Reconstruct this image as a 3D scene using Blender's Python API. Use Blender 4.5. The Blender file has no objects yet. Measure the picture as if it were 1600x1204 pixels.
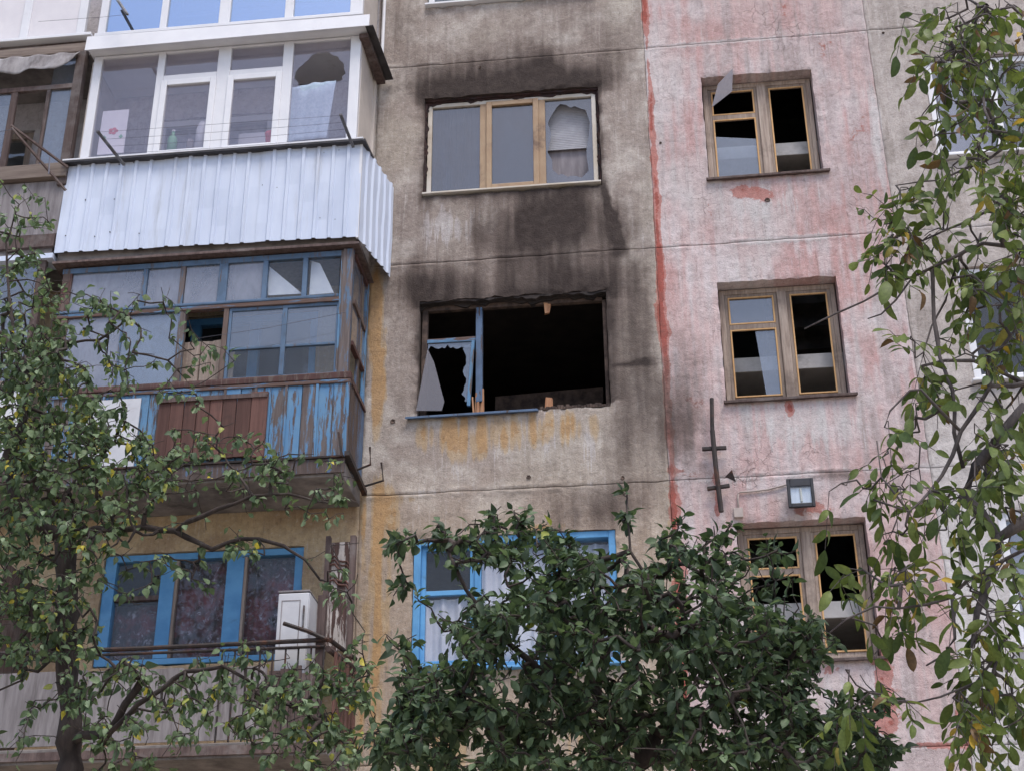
import bpy, bmesh, math, random
import numpy as np
from mathutils import Vector, Matrix

random.seed(7)
rng = np.random.default_rng(7)
scene = bpy.context.scene
COL = scene.collection

# ------------------------------------------------------------------ camera
CF, CYAW, CPITCH, CROLL = 2395.92, -0.112, 0.4792, -0.0063      # focal length for a 1600 wide frame, angles
CPOS = np.array([0.0, -13.9017, 1.6])
_cy, _sy, _cp, _sp, _cr, _sr = (math.cos(CYAW), math.sin(CYAW), math.cos(CPITCH), math.sin(CPITCH),
                                math.cos(CROLL), math.sin(CROLL))
_F = np.array([_sy*_cp, _cy*_cp, _sp]); _R = np.array([_cy, -_sy, 0.0]); _U = np.cross(_R, _F)
CM = np.array([_cr*_R + _sr*_U, -_sr*_R + _cr*_U, _F])
cam_d = bpy.data.cameras.new('camera'); cam = bpy.data.objects.new('camera', cam_d); COL.objects.link(cam)
m4 = Matrix.Identity(4)
for i in range(3):
    m4[i][0], m4[i][1], m4[i][2], m4[i][3] = CM[0][i], CM[1][i], -CM[2][i], CPOS[i]
cam.matrix_world = m4
cam_d.sensor_width = 36.0; cam_d.lens = 36.0*CF/1600.0; cam_d.clip_end = 2000.0; cam_d.clip_start = 0.05
scene.camera = cam

# ------------------------------------------------------------------ sky, sun, exposure
SUN_EL, SUN_AZ = math.radians(65), math.radians(152)      # azimuth from +y towards +x : high, behind the camera's right shoulder
world = bpy.data.worlds.new('World'); scene.world = world; world.use_nodes = True
wn = world.node_tree.nodes; wl_ = world.node_tree.links
sky = wn.new('ShaderNodeTexSky'); sky.sky_type = 'NISHITA'; sky.sun_disc = False
sky.sun_elevation = SUN_EL; sky.sun_rotation = SUN_AZ
sky.air_density = 0.9; sky.dust_density = 2.5; sky.ozone_density = 1.5
wn['Background'].inputs['Strength'].default_value = 0.12
wl_.new(sky.outputs[0], wn['Background'].inputs['Color'])
sun_d = bpy.data.lights.new('sun', 'SUN'); sun = bpy.data.objects.new('sun', sun_d); COL.objects.link(sun)
sun_d.energy = 1.5; sun_d.angle = math.radians(24); sun_d.color = (1.0, 0.96, 0.9)
_sd = Vector((math.sin(SUN_AZ)*math.cos(SUN_EL), math.cos(SUN_AZ)*math.cos(SUN_EL), math.sin(SUN_EL)))
sun.rotation_euler = _sd.to_track_quat('Z', 'Y').to_euler(); sun.location = (0, -20, 40)
vs = scene.view_settings
vs.view_transform = 'Standard'; vs.look = 'None'; vs.exposure = 1.0; vs.gamma = 1.0; vs.use_curve_mapping = False
scene.cycles.max_bounces = 5; scene.cycles.diffuse_bounces = 3; scene.cycles.glossy_bounces = 2; scene.cycles.transmission_bounces = 3; scene.cycles.transparent_max_bounces = 10
scene.cycles.caustics_reflective = False; scene.cycles.caustics_refractive = False
scene.cycles.use_adaptive_sampling = True; scene.cycles.adaptive_threshold = 0.02
scene.cycles.use_denoising = True

# ------------------------------------------------------------------ helpers
def at(u, v, y):
    """point at depth y seen at photograph position u, v"""
    d = CM.T @ np.array([(u-800)/CF, -(v-602)/CF, 1.0])
    return CPOS + d*(y-CPOS[1])/d[1]
def X(u, v, y=0.0): return float(at(u, v, y)[0])
def Z(u, v, y=0.0): return float(at(u, v, y)[2])
def lin(r, g, b, k=1.0):
    f = lambda c: ((c/255.0)/12.92 if c/255.0 <= 0.04045 else (((c/255.0)+0.055)/1.055)**2.4)*k
    return (f(r), f(g), f(b), 1.0)

def hsh(ix, iy, s):
    n = (ix*374761393 + iy*668265263 + s*974634777) & 0xffffffff
    n = ((n ^ (n >> 13))*1274126177) & 0xffffffff
    return ((n ^ (n >> 16)) & 0xffff)/65535.0
def vnoise(x, y, s=0):
    x = np.asarray(x, float); y = np.asarray(y, float)
    ix = np.floor(x).astype(np.int64); iy = np.floor(y).astype(np.int64)
    fx = x-ix; fy = y-iy; fx = fx*fx*(3-2*fx); fy = fy*fy*(3-2*fy)
    a = hsh(ix, iy, s); b = hsh(ix+1, iy, s); c = hsh(ix, iy+1, s); d = hsh(ix+1, iy+1, s)
    return (a*(1-fx)+b*fx)*(1-fy)+(c*(1-fx)+d*fx)*fy
def fbm(x, y, s=0, o=4):
    t = 0; a = 0.5; n = 0
    for k in range(o):
        t = t+a*vnoise(x*2**k, y*2**k, s+k*17); n += a; a *= 0.5
    return t/n
def sstep(a, b, x):
    t = np.clip((x-a)/(b-a), 0, 1); return t*t*(3-2*t)

LOC = {}
def empty(name, loc=(0, 0, 0), parent=None, **tags):
    o = bpy.data.objects.new(name, None); COL.objects.link(o); o.empty_display_size = 0.1
    L = Vector(loc); LOC[o.name] = L
    if parent is not None: o.parent = parent; o.location = L-LOC[parent.name]
    else: o.location = L
    for k, v in tags.items(): o[k] = v
    return o
def tag(o, label=None, category=None, group=None, kind=None):
    for k, v in (('label', label), ('category', category), ('group', group), ('kind', kind)):
        if v: o[k] = v
    return o
def thing(name, loc, label, category, group=None):
    return tag(empty(name, loc), label, category, group)

def link(name, me, mat, parent=None, own=False):
    o = bpy.data.objects.new(name, me); COL.objects.link(o)
    if mat is not None and not me.materials: me.materials.append(mat)
    if parent is not None: o.parent = parent
    LOC[o.name] = Vector((0, 0, 0)) if parent is None else LOC[parent.name].copy()
    return o

def mesh_np(name, V, F, smooth=False, cols=None):
    """V (n,3); F (m,3) or (m,4) ints; cols dict name -> (n,4)"""
    V = np.asarray(V, np.float32); F = np.asarray(F, np.int32); me = bpy.data.meshes.new(name)
    me.vertices.add(len(V)); me.vertices.foreach_set('co', V.ravel())
    k = F.shape[1]; me.loops.add(F.size); me.loops.foreach_set('vertex_index', F.ravel())
    me.polygons.add(len(F)); me.polygons.foreach_set('loop_start', np.arange(0, F.size, k, dtype=np.int32))
    me.polygons.foreach_set('loop_total', np.full(len(F), k, np.int32))
    if smooth: me.polygons.foreach_set('use_smooth', np.ones(len(F), bool))
    for n, c in (cols or {}).items():
        a = me.color_attributes.new(n, 'FLOAT_COLOR', 'POINT'); a.data.foreach_set('color', np.asarray(c, np.float32).ravel())
    me.update(calc_edges=True); me.validate(); return me

class MB:
    """collects solid pieces that make ONE part"""
    def __init__(s): s.v = []; s.f = []
    def poly(s, vs_, fs_):
        n = len(s.v); s.v += [tuple(float(c) for c in p) for p in vs_]; s.f += [tuple(i+n for i in f) for f in fs_]; return s
    def box(s, x0, x1, y0, y1, z0, z1, j=0.0):
        r = lambda: random.uniform(-j, j) if j else 0.0
        P = [(x+r(), y+r(), z+r()) for x in (x0, x1) for y in (y0, y1) for z in (z0, z1)]
        return s.poly(P, [(0, 1, 3, 2), (4, 6, 7, 5), (0, 4, 5, 1), (2, 3, 7, 6), (0, 2, 6, 4), (1, 5, 7, 3)])
    def rect(s, x0, x1, z0, z1, w, y0, y1):
        """a rectangular frame, member width w (number or l,r,b,t)"""
        l, r, b, t = (w,)*4 if not isinstance(w, tuple) else w
        s.box(x0, x0+l, y0, y1, z0, z1); s.box(x1-r, x1, y0, y1, z0, z1)
        s.box(x0+l, x1-r, y0+.0006, y1-.0006, z0, z0+b); s.box(x0+l, x1-r, y0+.0006, y1-.0006, z1-t, z1); return s
    def bar(s, a, b, w, d, up=(0, -1, 0)):
        a = Vector(a); b = Vector(b); t = (b-a).normalized(); n = Vector(up); sd = t.cross(n)
        if sd.length < 1e-4: sd = t.cross(Vector((1, 0, 0)))
        sd.normalize(); n = sd.cross(t).normalized()
        P = [p+sd*i*w/2+n*k*d/2 for p in (a, b) for i, k in ((-1, -1), (1, -1), (1, 1), (-1, 1))]
        return s.poly(P, [(0, 3, 2, 1), (4, 5, 6, 7), (0, 1, 5, 4), (1, 2, 6, 5), (2, 3, 7, 6), (3, 0, 4, 7)])
    def prism(s, pts, y0, y1):
        """outline of (x, z) points, from depth y0 to y1"""
        n = len(pts); P = [(x, y0, z) for x, z in pts]+[(x, y1, z) for x, z in pts]
        return s.poly(P, [tuple(range(n)), tuple(range(2*n-1, n-1, -1))]+[(i, i+n, (i+1) % n+n, (i+1) % n) for i in range(n)])
    def tube(s, path, r, n=6):
        path = [Vector(p) for p in path]; k0 = len(s.v); m = len(path)
        for i, p in enumerate(path):
            t = (path[min(i+1, m-1)]-path[max(i-1, 0)]).normalized()
            a = t.cross(Vector((0, 0, 1)) if abs(t.z) < .9 else Vector((1, 0, 0))).normalized(); b = t.cross(a)
            rr = r[i] if isinstance(r, (list, tuple)) else r
            s.v += [tuple(p+(a*math.cos(2*math.pi*j/n)+b*math.sin(2*math.pi*j/n))*rr) for j in range(n)]
        for i in range(m-1):
            for j in range(n):
                s.f.append((k0+i*n+j, k0+i*n+(j+1) % n, k0+(i+1)*n+(j+1) % n, k0+(i+1)*n+j))
        s.f.append(tuple(k0+j for j in range(n-1, -1, -1))); s.f.append(tuple(k0+(m-1)*n+j for j in range(n))); return s
    def build(s, name, mat, parent=None, bevel=0.0, smooth=False, label=None, kind=None):
        me = bpy.data.meshes.new(name); L = LOC[parent.name] if parent is not None else Vector((0, 0, 0))
        me.from_pydata([tuple(Vector(p)-L) for p in s.v], [], s.f)
        bm = bmesh.new(); bm.from_mesh(me); bmesh.ops.recalc_face_normals(bm, faces=bm.faces[:]); bm.to_mesh(me); bm.free()
        if smooth:
            for p in me.polygons: p.use_smooth = True
        o = link(name, me, mat, parent)
        if bevel:
            b = o.modifiers.new('bevel', 'BEVEL'); b.width = bevel; b.segments = 2; b.limit_method = 'ANGLE'; b.angle_limit = .7
        return tag(o, label, kind=kind)

# ------------------------------------------------------------------ materials
class NT:
    def __init__(s, name):
        s.m = bpy.data.materials.new(name); s.m.use_nodes = True; s.t = s.m.node_tree; s.n = s.t.nodes
        s.p = s.n['Principled BSDF']; s.out = s.n['Material Output']
        s.pos = s.n.new('ShaderNodeNewGeometry').outputs['Position']
    def set(s, sock, v):
        if hasattr(v, 'links') or isinstance(v, bpy.types.NodeSocket): s.t.links.new(v, sock)
        else: sock.default_value = v
    def scale(s, vec):
        n = s.n.new('ShaderNodeMapping'); s.t.links.new(s.pos, n.inputs['Vector']); n.inputs['Scale'].default_value = vec; return n.outputs[0]
    def noise(s, sc, detail=5, rough=.6, vec=None, dist=0.0):
        n = s.n.new('ShaderNodeTexNoise'); s.t.links.new(vec if vec is not None else s.pos, n.inputs['Vector'])
        n.inputs['Scale'].default_value = sc; n.inputs['Detail'].default_value = detail; n.inputs['Roughness'].default_value = rough
        n.inputs['Distortion'].default_value = dist; return n.outputs['Fac']
    def ramp(s, fac, a, b, c0=0.0, c1=1.0):
        n = s.n.new('ShaderNodeMapRange'); n.interpolation_type = 'SMOOTHSTEP'; s.set(n.inputs['Value'], fac)
        n.inputs['From Min'].default_value = a; n.inputs['From Max'].default_value = b
        n.inputs['To Min'].default_value = c0; n.inputs['To Max'].default_value = c1; return n.outputs[0]
    def math(s, op, a, b=0.0, c=0.0):
        n = s.n.new('ShaderNodeMath'); n.operation = op; s.set(n.inputs[0], a); s.set(n.inputs[1], b); s.set(n.inputs[2], c); return n.outputs[0]
    def mix(s, fac, a, b, mode='MIX'):
        n = s.n.new('ShaderNodeMix'); n.data_type = 'RGBA'; n.blend_type = mode
        s.set(n.inputs[0], fac); s.set(n.inputs[6], a); s.set(n.inputs[7], b); return n.outputs[2]
    def attr(s, name):
        n = s.n.new('ShaderNodeAttribute'); n.attribute_name = name; return n
    def bump(s, h, strength=.3, dist=.01):
        n = s.n.new('ShaderNodeBump'); s.set(n.inputs['Height'], h); n.inputs['Strength'].default_value = strength
        n.inputs['Distance'].default_value = dist; s.t.links.new(n.outputs[0], s.p.inputs['Normal']); return n
    def orand(s): return s.n.new('ShaderNodeObjectInfo').outputs['Random']
    def col(s, v): s.set(s.p.inputs['Base Color'], v)
    def rough(s, v): s.set(s.p.inputs['Roughness'], v)

def m_plain(name, c, c2=None, rough=.6, sc=6, bump=.15, stretch=(1, 1, 1), var=.12, dirt=None, dsc=3.0, dthr=(.5, .75), metal=0.0, spec=.4):
    """paint or plain stuff: two tones by noise, dirt patches, a little relief, each object a little different"""
    t = NT(name); v = t.scale(stretch); n1 = t.noise(sc, 6, .65, v)
    col = t.mix(t.ramp(n1, .3, .7), c, c2 or tuple(x*.8 for x in c[:3])+(1,))
    if dirt: col = t.mix(t.ramp(t.noise(dsc, 7, .7, v, .3), dthr[0], dthr[1]), col, dirt)
    if var:
        k = t.math('MULTIPLY_ADD', t.orand(), 2*var, 1-var); cc = t.n.new('ShaderNodeCombineColor')
        for i in range(3): t.set(cc.inputs[i], k)
        col = t.mix(1.0, col, cc.outputs[0], 'MULTIPLY')
    t.col(col); t.rough(t.ramp(n1, .2, .8, rough-.08, min(1, rough+.08))); t.p.inputs['Metallic'].default_value = metal
    t.p.inputs['Specular IOR Level'].default_value = spec
    if bump: t.bump(t.noise(sc*8, 5, .7, v), bump, .004)
    return t.m

def m_peel(name, paint, wood, wood2, amount=.5, grain=(28, 28, 1.6), rough=.65, old=None):
    """old paint flaking off weathered wood whose grain runs along z (or x)"""
    t = NT(name); v = t.scale(grain); g = t.noise(1.0, 7, .65, v, .4); g2 = t.noise(3.2, 5, .7, v)
    w = t.mix(t.ramp(g, .25, .75), wood, wood2); w = t.mix(t.ramp(g2, .55, .75), w, tuple(x*.35 for x in wood[:3])+(1,))
    pn = t.mix(t.ramp(t.noise(5, 5, .6), .3, .7), paint, old or tuple(x*.72 for x in paint[:3])+(1,))
    n = t.math('MULTIPLY_ADD', t.noise(4.2, 8, .72, t.scale((4.5, 4.5, .6) if grain[2] < 5 else (.6, 4.5, 4.5)), .5), .72, t.math('MULTIPLY', g, .28))
    n = t.math('MULTIPLY_ADD', t.math('SUBTRACT', t.orand(), .5), .16, n)
    msk = t.ramp(n, amount-.025, amount+.025); col = t.mix(msk, pn, w)
    col = t.mix(t.ramp(t.noise(2.1, 6, .7, None, .5), .52, .78, 0, .55), col, lin(58, 52, 48))
    t.col(col); t.rough(rough); t.p.inputs['Specular IOR Level'].default_value = .3
    t.bump(t.math('MULTIPLY_ADD', msk, -.6, t.math('MULTIPLY', g2, .5)), .5, .005); return t.m

def m_wood(name, a, b, grain=(30, 30, 1.8), rough=.75, dark=.4, var=.2, dirt=None):
    t = NT(name); v = t.scale(grain); g = t.noise(1.0, 8, .65, v, .5); g2 = t.noise(2.6, 6, .75, v, .2)
    c = t.mix(t.ramp(g, .28, .72), a, b); c = t.mix(t.ramp(g2, .54, .72, 0, .85), c, tuple(x*dark for x in a[:3])+(1,))
    if dirt: c = t.mix(t.ramp(t.noise(1.7, 6, .7), .5, .72), c, dirt)
    k = t.math('MULTIPLY_ADD', t.orand(), 2*var, 1-var); cc = t.n.new('ShaderNodeCombineColor')
    for i in range(3): t.set(cc.inputs[i], k)
    t.col(t.mix(1.0, c, cc.outputs[0], 'MULTIPLY')); t.rough(rough); t.p.inputs['Specular IOR Level'].default_value = .25
    t.bump(t.math('ADD', g, g2), .5, .005); return t.m

def m_glass(name, refl=.14, tint=(.9, .93, .95, 1), dust=.06, dustc=(.5, .5, .5, 1), dthr=(.35, .8), rtint=(1, 1, 1, 1), wavy=.03, edge=1.0, wsc=3.0):
    t = NT(name); t.n.remove(t.p)
    tr = t.n.new('ShaderNodeBsdfTransparent'); tr.inputs[0].default_value = tint
    gl = t.n.new('ShaderNodeBsdfGlossy'); gl.inputs['Roughness'].default_value = .015; gl.inputs['Color'].default_value = rtint
    bp = t.n.new('ShaderNodeBump'); bp.inputs['Strength'].default_value = wavy; bp.inputs['Distance'].default_value = .02
    t.set(bp.inputs['Height'], t.noise(wsc, 2, .4)); t.t.links.new(bp.outputs[0], gl.inputs['Normal'])
    lw = t.n.new('ShaderNodeLayerWeight'); lw.inputs['Blend'].default_value = .5
    fac = t.math('MULTIPLY_ADD', t.math('POWER', lw.outputs['Facing'], 4.0), edge*.9, refl*.7)
    m1 = t.n.new('ShaderNodeMixShader'); t.set(m1.inputs[0], fac); t.t.links.new(tr.outputs[0], m1.inputs[1]); t.t.links.new(gl.outputs[0], m1.inputs[2])
    df = t.n.new('ShaderNodeBsdfDiffuse'); df.inputs[0].default_value = dustc
    m2 = t.n.new('ShaderNodeMixShader'); t.set(m2.inputs[0], t.ramp(t.noise(2.2, 8, .75, t.scale((1.5, 1.5, .6)), .4), dthr[0], dthr[1], dust*.5, dust))
    t.t.links.new(m1.outputs[0], m2.inputs[1]); t.t.links.new(df.outputs[0], m2.inputs[2]); t.t.links.new(m2.outputs[0], t.out.inputs[0])
    return t.m

M = {}
K = .82     # paint as photographed -> albedo
M['pvc'] = m_plain('white_plastic', lin(232, 232, 236, K), lin(222, 222, 228, K), .35, 3, .03, var=.02, dirt=lin(176, 172, 170, K), dsc=2.4, dthr=(.6, .85))
M['pvc_shade'] = m_plain('shaded_white_plastic', lin(214, 204, 196, K), lin(200, 190, 182, K), .45, 3, .05, var=.03, dirt=lin(160, 150, 142, K), dthr=(.55, .85))  # white plastic with the beige, dimmer tone of its shaded side put in
M['pvc_burnt'] = m_plain('smoked_plastic', lin(206, 200, 192, K), lin(184, 170, 152, K), .5, 2.2, .1, var=.05, dirt=lin(120, 96, 76, K), dsc=1.8, dthr=(.55, .78))
M['pvc_brown'] = m_plain('heat_browned_plastic', lin(178, 152, 122, K), lin(150, 120, 92, K), .5, 2.2, .1, (1, 1, .8), var=.05, dirt=lin(86, 58, 46, K), dsc=1.5, dthr=(.5, .7))
M['foam_burnt'] = m_plain('charred_foam', lin(34, 26, 28), lin(62, 40, 38), .9, 14, .8, var=0)
M['metal'] = m_plain('pale_blue_sheet_metal', lin(213, 221, 238, K), lin(202, 211, 231, K), .38, 1.2, .03, (5, 5, .45), var=.03, dirt=lin(172, 172, 176, K), dsc=1.1, dthr=(.52, .82), spec=.5)
M['metal_edge'] = m_plain('dark_flashing', lin(70, 68, 70), lin(48, 46, 48), .5, 5, .1, metal=.3)
M['steel'] = m_plain('grey_steel', lin(120, 120, 122), lin(80, 78, 78), .5, 9, .15, metal=.5, dirt=lin(92, 62, 44), dsc=5)
M['rust'] = m_plain('rusty_black_iron', lin(52, 44, 42), lin(30, 27, 28), .75, 12, .4, dirt=lin(84, 50, 34), dsc=6, dthr=(.48, .7))
M['blue'] = m_plain('bright_blue_paint', lin(106, 168, 216, K), lin(84, 146, 198, K), .45, 4, .12, dirt=lin(70, 98, 120, K), dsc=3, dthr=(.55, .8), var=.06)
M['blue_peel'] = m_peel('flaking_blue_paint', lin(88, 134, 176, K), lin(116, 108, 106, K), lin(82, 66, 62, K), .505, old=lin(104, 142, 174, K))
M['blue_peel_h'] = m_peel('flaking_blue_paint_rail', lin(100, 140, 178, K), lin(112, 92, 84, K), lin(88, 64, 56, K), .53, (1.6, 28, 28))
M['cream_peel'] = m_peel('flaking_cream_paint', lin(206, 196, 190, K), lin(96, 70, 62, K), lin(72, 54, 50, K), .50)
M['blue_grey'] = m_peel('faded_blue_grey_paint', lin(96, 120, 148, K), lin(118, 108, 106, K), lin(88, 74, 70, K), .52)
M['brown_peel'] = m_peel('flaking_brown_paint', lin(92, 62, 58, K), lin(122, 106, 98, K), lin(84, 66, 60, K), .52)
M['blue_dark'] = m_peel('dull_blue_paint', lin(92, 114, 144, K), lin(98, 84, 78, K), lin(70, 56, 52, K), .5)
M['wood_grey'] = m_wood('weathered_grey_wood', lin(178, 162, 150, K), lin(134, 117, 107, K), (30, 30, 1.8), dirt=lin(112, 98, 90, K))
M['wood_grey_h'] = m_wood('weathered_grey_wood_rail', lin(146, 132, 122, K), lin(112, 98, 92, K), (1.8, 30, 30))
M['wood_pale'] = m_wood('pale_new_wood', lin(218, 178, 130, K), lin(196, 152, 104, K), (30, 30, 2), dark=.7, var=.08)
M['wood_brown'] = m_wood('brown_plank_wood', lin(116, 84, 76, K), lin(90, 62, 56, K), (26, 26, 1.2), var=.28, dark=.35, dirt=lin(74, 58, 54, K))
M['wood_rot'] = m_wood('rotten_dark_wood', lin(104, 88, 84, K), lin(70, 56, 54, K), (26, 26, 1.5), dark=.3, dirt=lin(120, 112, 110, K))
M['wood_raw'] = m_wood('split_raw_wood', lin(204, 158, 122, K), lin(160, 108, 78, K), (36, 36, 3), dark=.5)
M['concrete'] = m_plain('grey_concrete', lin(150, 142, 138, K), lin(110, 104, 102, K), .9, 3.5, .5, dirt=lin(78, 72, 70, K), dsc=2, dthr=(.45, .75))
M['concrete_pale'] = m_plain('whitewashed_concrete', lin(226, 222, 220, K), lin(200, 196, 194, K), .9, 4, .4, dirt=lin(160, 154, 150, K), dsc=2, dthr=(.5, .75))
M['asbestos'] = m_plain('grey_cement_sheet', lin(156, 150, 152, K), lin(126, 120, 122, K), .85, 2.2, .25, (6, 6, .7), dirt=lin(92, 84, 84, K), dsc=1.6, dthr=(.45, .75))
M['soot'] = m_plain('sooty_plaster', lin(34, 30, 30), lin(58, 50, 48), .95, 4, .4, var=0)
M['char'] = m_plain('charred_debris', lin(92, 76, 68), lin(48, 40, 38), .95, 9, .6)
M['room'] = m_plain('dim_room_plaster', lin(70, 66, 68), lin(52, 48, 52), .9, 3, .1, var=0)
M['blind_grey'] = m_plain('grey_blind', lin(186, 186, 194, K), lin(166, 166, 174, K), .8, 5, .1, var=0)
M['dim_cloth'] = m_plain('dim_grey_cloth', lin(150, 144, 150, K), lin(126, 120, 126, K), .9, 4, .2, (4, 4, .6), var=0)
M['room_light'] = m_plain('room_wallpaper', lin(150, 140, 150), lin(126, 118, 130), .9, 5, .1, var=0)
M['ceil'] = m_plain('balcony_lining', lin(112, 104, 104), lin(90, 84, 84), .9, 4, .1, var=0)
M['glass'] = m_glass('window_glass', .11, dust=.08)
M['glass_grey'] = m_glass('smoked_window_glass', .22, (.55, .55, .57, 1), dust=.26, dustc=lin(112, 108, 110), dthr=(.35, .7), wavy=.12, wsc=1.1)
M['glass_blue'] = m_glass('sky_blue_coated_glass', .86, (.5, .6, .75, 1), dust=.03, rtint=lin(214, 232, 255), edge=.2)
M['glass_lilac'] = m_glass('dusty_lilac_glass', .10, (.97, .96, .985, 1), dust=.07, dustc=lin(186, 178, 200), dthr=(.1, .9), wavy=.015)
M['glass_dirty'] = m_glass('dusty_old_glass', .17, (.8, .84, .88, 1), dust=.24, dustc=lin(146, 152, 164), dthr=(.3, .75), wavy=.05)
M['shard'] = m_glass('sooty_glass', .06, (.62, .62, .64, 1), dust=.34, dustc=lin(150, 147, 154), dthr=(-.5, 1.5), wavy=.0)
M['shard_pale'] = m_glass('dusty_glass_shard', .10, (.75, .74, .75, 1), dust=.62, dustc=lin(176, 168, 170), dthr=(.2, .8), wavy=.02)
M['film'] = m_glass('clouded_plastic_film', .16, (.66, .69, .74, 1), dust=.62, dustc=lin(156, 160, 174), dthr=(.25, .75), wavy=.5, wsc=1.3)
M['glass_clear'] = m_glass('clear_window_glass', .04, (.93, .95, .96, 1), dust=.05, edge=.8)
M['glass_low'] = m_glass('dull_window_glass', .03, (.92, .93, .94, 1), dust=.05, edge=.7)
M['cloth_white'] = m_plain('pale_cloth', lin(232, 232, 240, K), lin(212, 212, 226, K), .9, 5, .1, var=.03)
M['cloth_blue'] = m_plain('pale_blue_towel', lin(190, 206, 222, K), lin(172, 190, 208, K), .95, 30, .2, var=.03)
M['tarp'] = m_plain('grey_canvas', lin(160, 156, 158, K), lin(120, 114, 116, K), .85, 3, .4, (3, 3, 1), dirt=lin(90, 84, 84, K), dsc=3)
M['paper'] = m_plain('white_paper', lin(226, 222, 226, K), lin(216, 212, 218, K), .8, 3, 0, var=0)
M['pink'] = m_plain('pink_ink', lin(206, 110, 124, K), None, .8, 9, 0, var=0)
M['rose'] = m_plain('rose_plastic', lin(214, 92, 110, K), None, .5, 5, 0, var=0)
M['green_ink'] = m_plain('green_plastic', lin(120, 176, 140, K), None, .6, 5, 0, var=0)
M['white_enamel'] = m_plain('white_enamel', lin(216, 216, 220, K), lin(196, 196, 202, K), .35, 2, .03, dirt=lin(150, 140, 132, K), dsc=2.4, dthr=(.58, .8), var=0)
M['black_plastic'] = m_plain('black_plastic', lin(44, 44, 50), lin(30, 30, 34), .5, 8, .1, var=0)
M['reflector'] = m_plain('silver_reflector', lin(240, 240, 244), lin(200, 202, 210), .35, 9, 0, (1, 1, .2), metal=.25, var=0)
M['lamp_tube'] = m_plain('ceramic_lamp', lin(238, 232, 220, K), None, .4, 5, 0, var=0)
M['cable'] = m_plain('grey_cable', lin(186, 172, 166, K), lin(160, 148, 142, K), .6, 8, .1)
M['line'] = m_plain('clothes_line_wire', lin(92, 92, 104), None, .5, 8, 0)
M['roof'] = m_plain('roof_felt', lin(60, 58, 58), lin(44, 42, 42), .95, 4, .3)
M['bark'] = m_plain('bark', lin(64, 54, 50), lin(40, 34, 33), .95, 12, .9, (1, 1, .3), dirt=lin(84, 80, 74), dsc=7, dthr=(.5, .75))
M['bark_pale'] = m_plain('grey_bark', lin(98, 90, 88), lin(64, 58, 58), .95, 14, .8, (1, 1, .4), dirt=lin(54, 46, 46), dsc=8, dthr=(.5, .72))

def m_lace():
    t = NT('lace_curtain_over_dark_red'); v = t.n.new('ShaderNodeTexVoronoi'); t.t.links.new(t.pos, v.inputs['Vector']); v.inputs['Scale'].default_value = 15
    n = t.noise(11, 6, .75, None, 1.4); big = t.noise(2.6, 3, .6)
    base = t.mix(t.ramp(big, .4, .62), lin(58, 54, 64), lin(124, 66, 76))
    msk = t.math('MULTIPLY', t.ramp(n, .5, .62), t.ramp(v.outputs[0], .25, .6, 1, .2))  # pale lace pattern, its speckle also standing in for leaf reflections
    t.col(t.mix(msk, base, lin(170, 164, 178))); t.rough(.9); return t.m
M['lace'] = m_lace()
def m_leaf(name, trans=.35, rough=.52):
    t = NT(name); a = t.attr('Col').outputs['Color']; n = t.noise(60, 3, .6)
    k = t.ramp(n, .3, .7, .82, 1.12); cc = t.n.new('ShaderNodeCombineColor')
    for i in range(3): t.set(cc.inputs[i], k)
    c = t.mix(1.0, a, cc.outputs[0], 'MULTIPLY'); t.col(c); t.rough(rough); t.p.inputs['Specular IOR Level'].default_value = .3
    tl = t.n.new('ShaderNodeBsdfTranslucent'); t.set(tl.inputs[0], t.mix(.5, c, t.mix(1.0, c, (1.2, 1.25, .5, 1), 'MULTIPLY')))
    mx = t.n.new('ShaderNodeMixShader'); mx.inputs[0].default_value = trans
    t.t.links.new(t.p.outputs[0], mx.inputs[1]); t.t.links.new(tl.outputs[0], mx.inputs[2]); t.t.links.new(mx.outputs[0], t.out.inputs[0]); return t.m
M['leaf'] = m_leaf('leaf')
# ------------------------------------------------------------------ the facade: stains measured on the wall
H = 2.7; ZJ = [0.0, 2.316, 5.016, 7.716, 10.416, 13.116, 15.816]      # panel joints
XS, XR = -0.015, 2.4974                                                # vertical joints: window column | stair column | far column
XB, XL, XE = -3.10, -9.7, 7.2
WL, WR, WT, WB = -2.55, -0.56, 12.639, 11.272                          # room window, top floor but one
SL, SR, ST, SB = 0.601, 1.83, 12.636, 11.249                           # stair window
RL, RR = 3.05, 5.0

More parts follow.
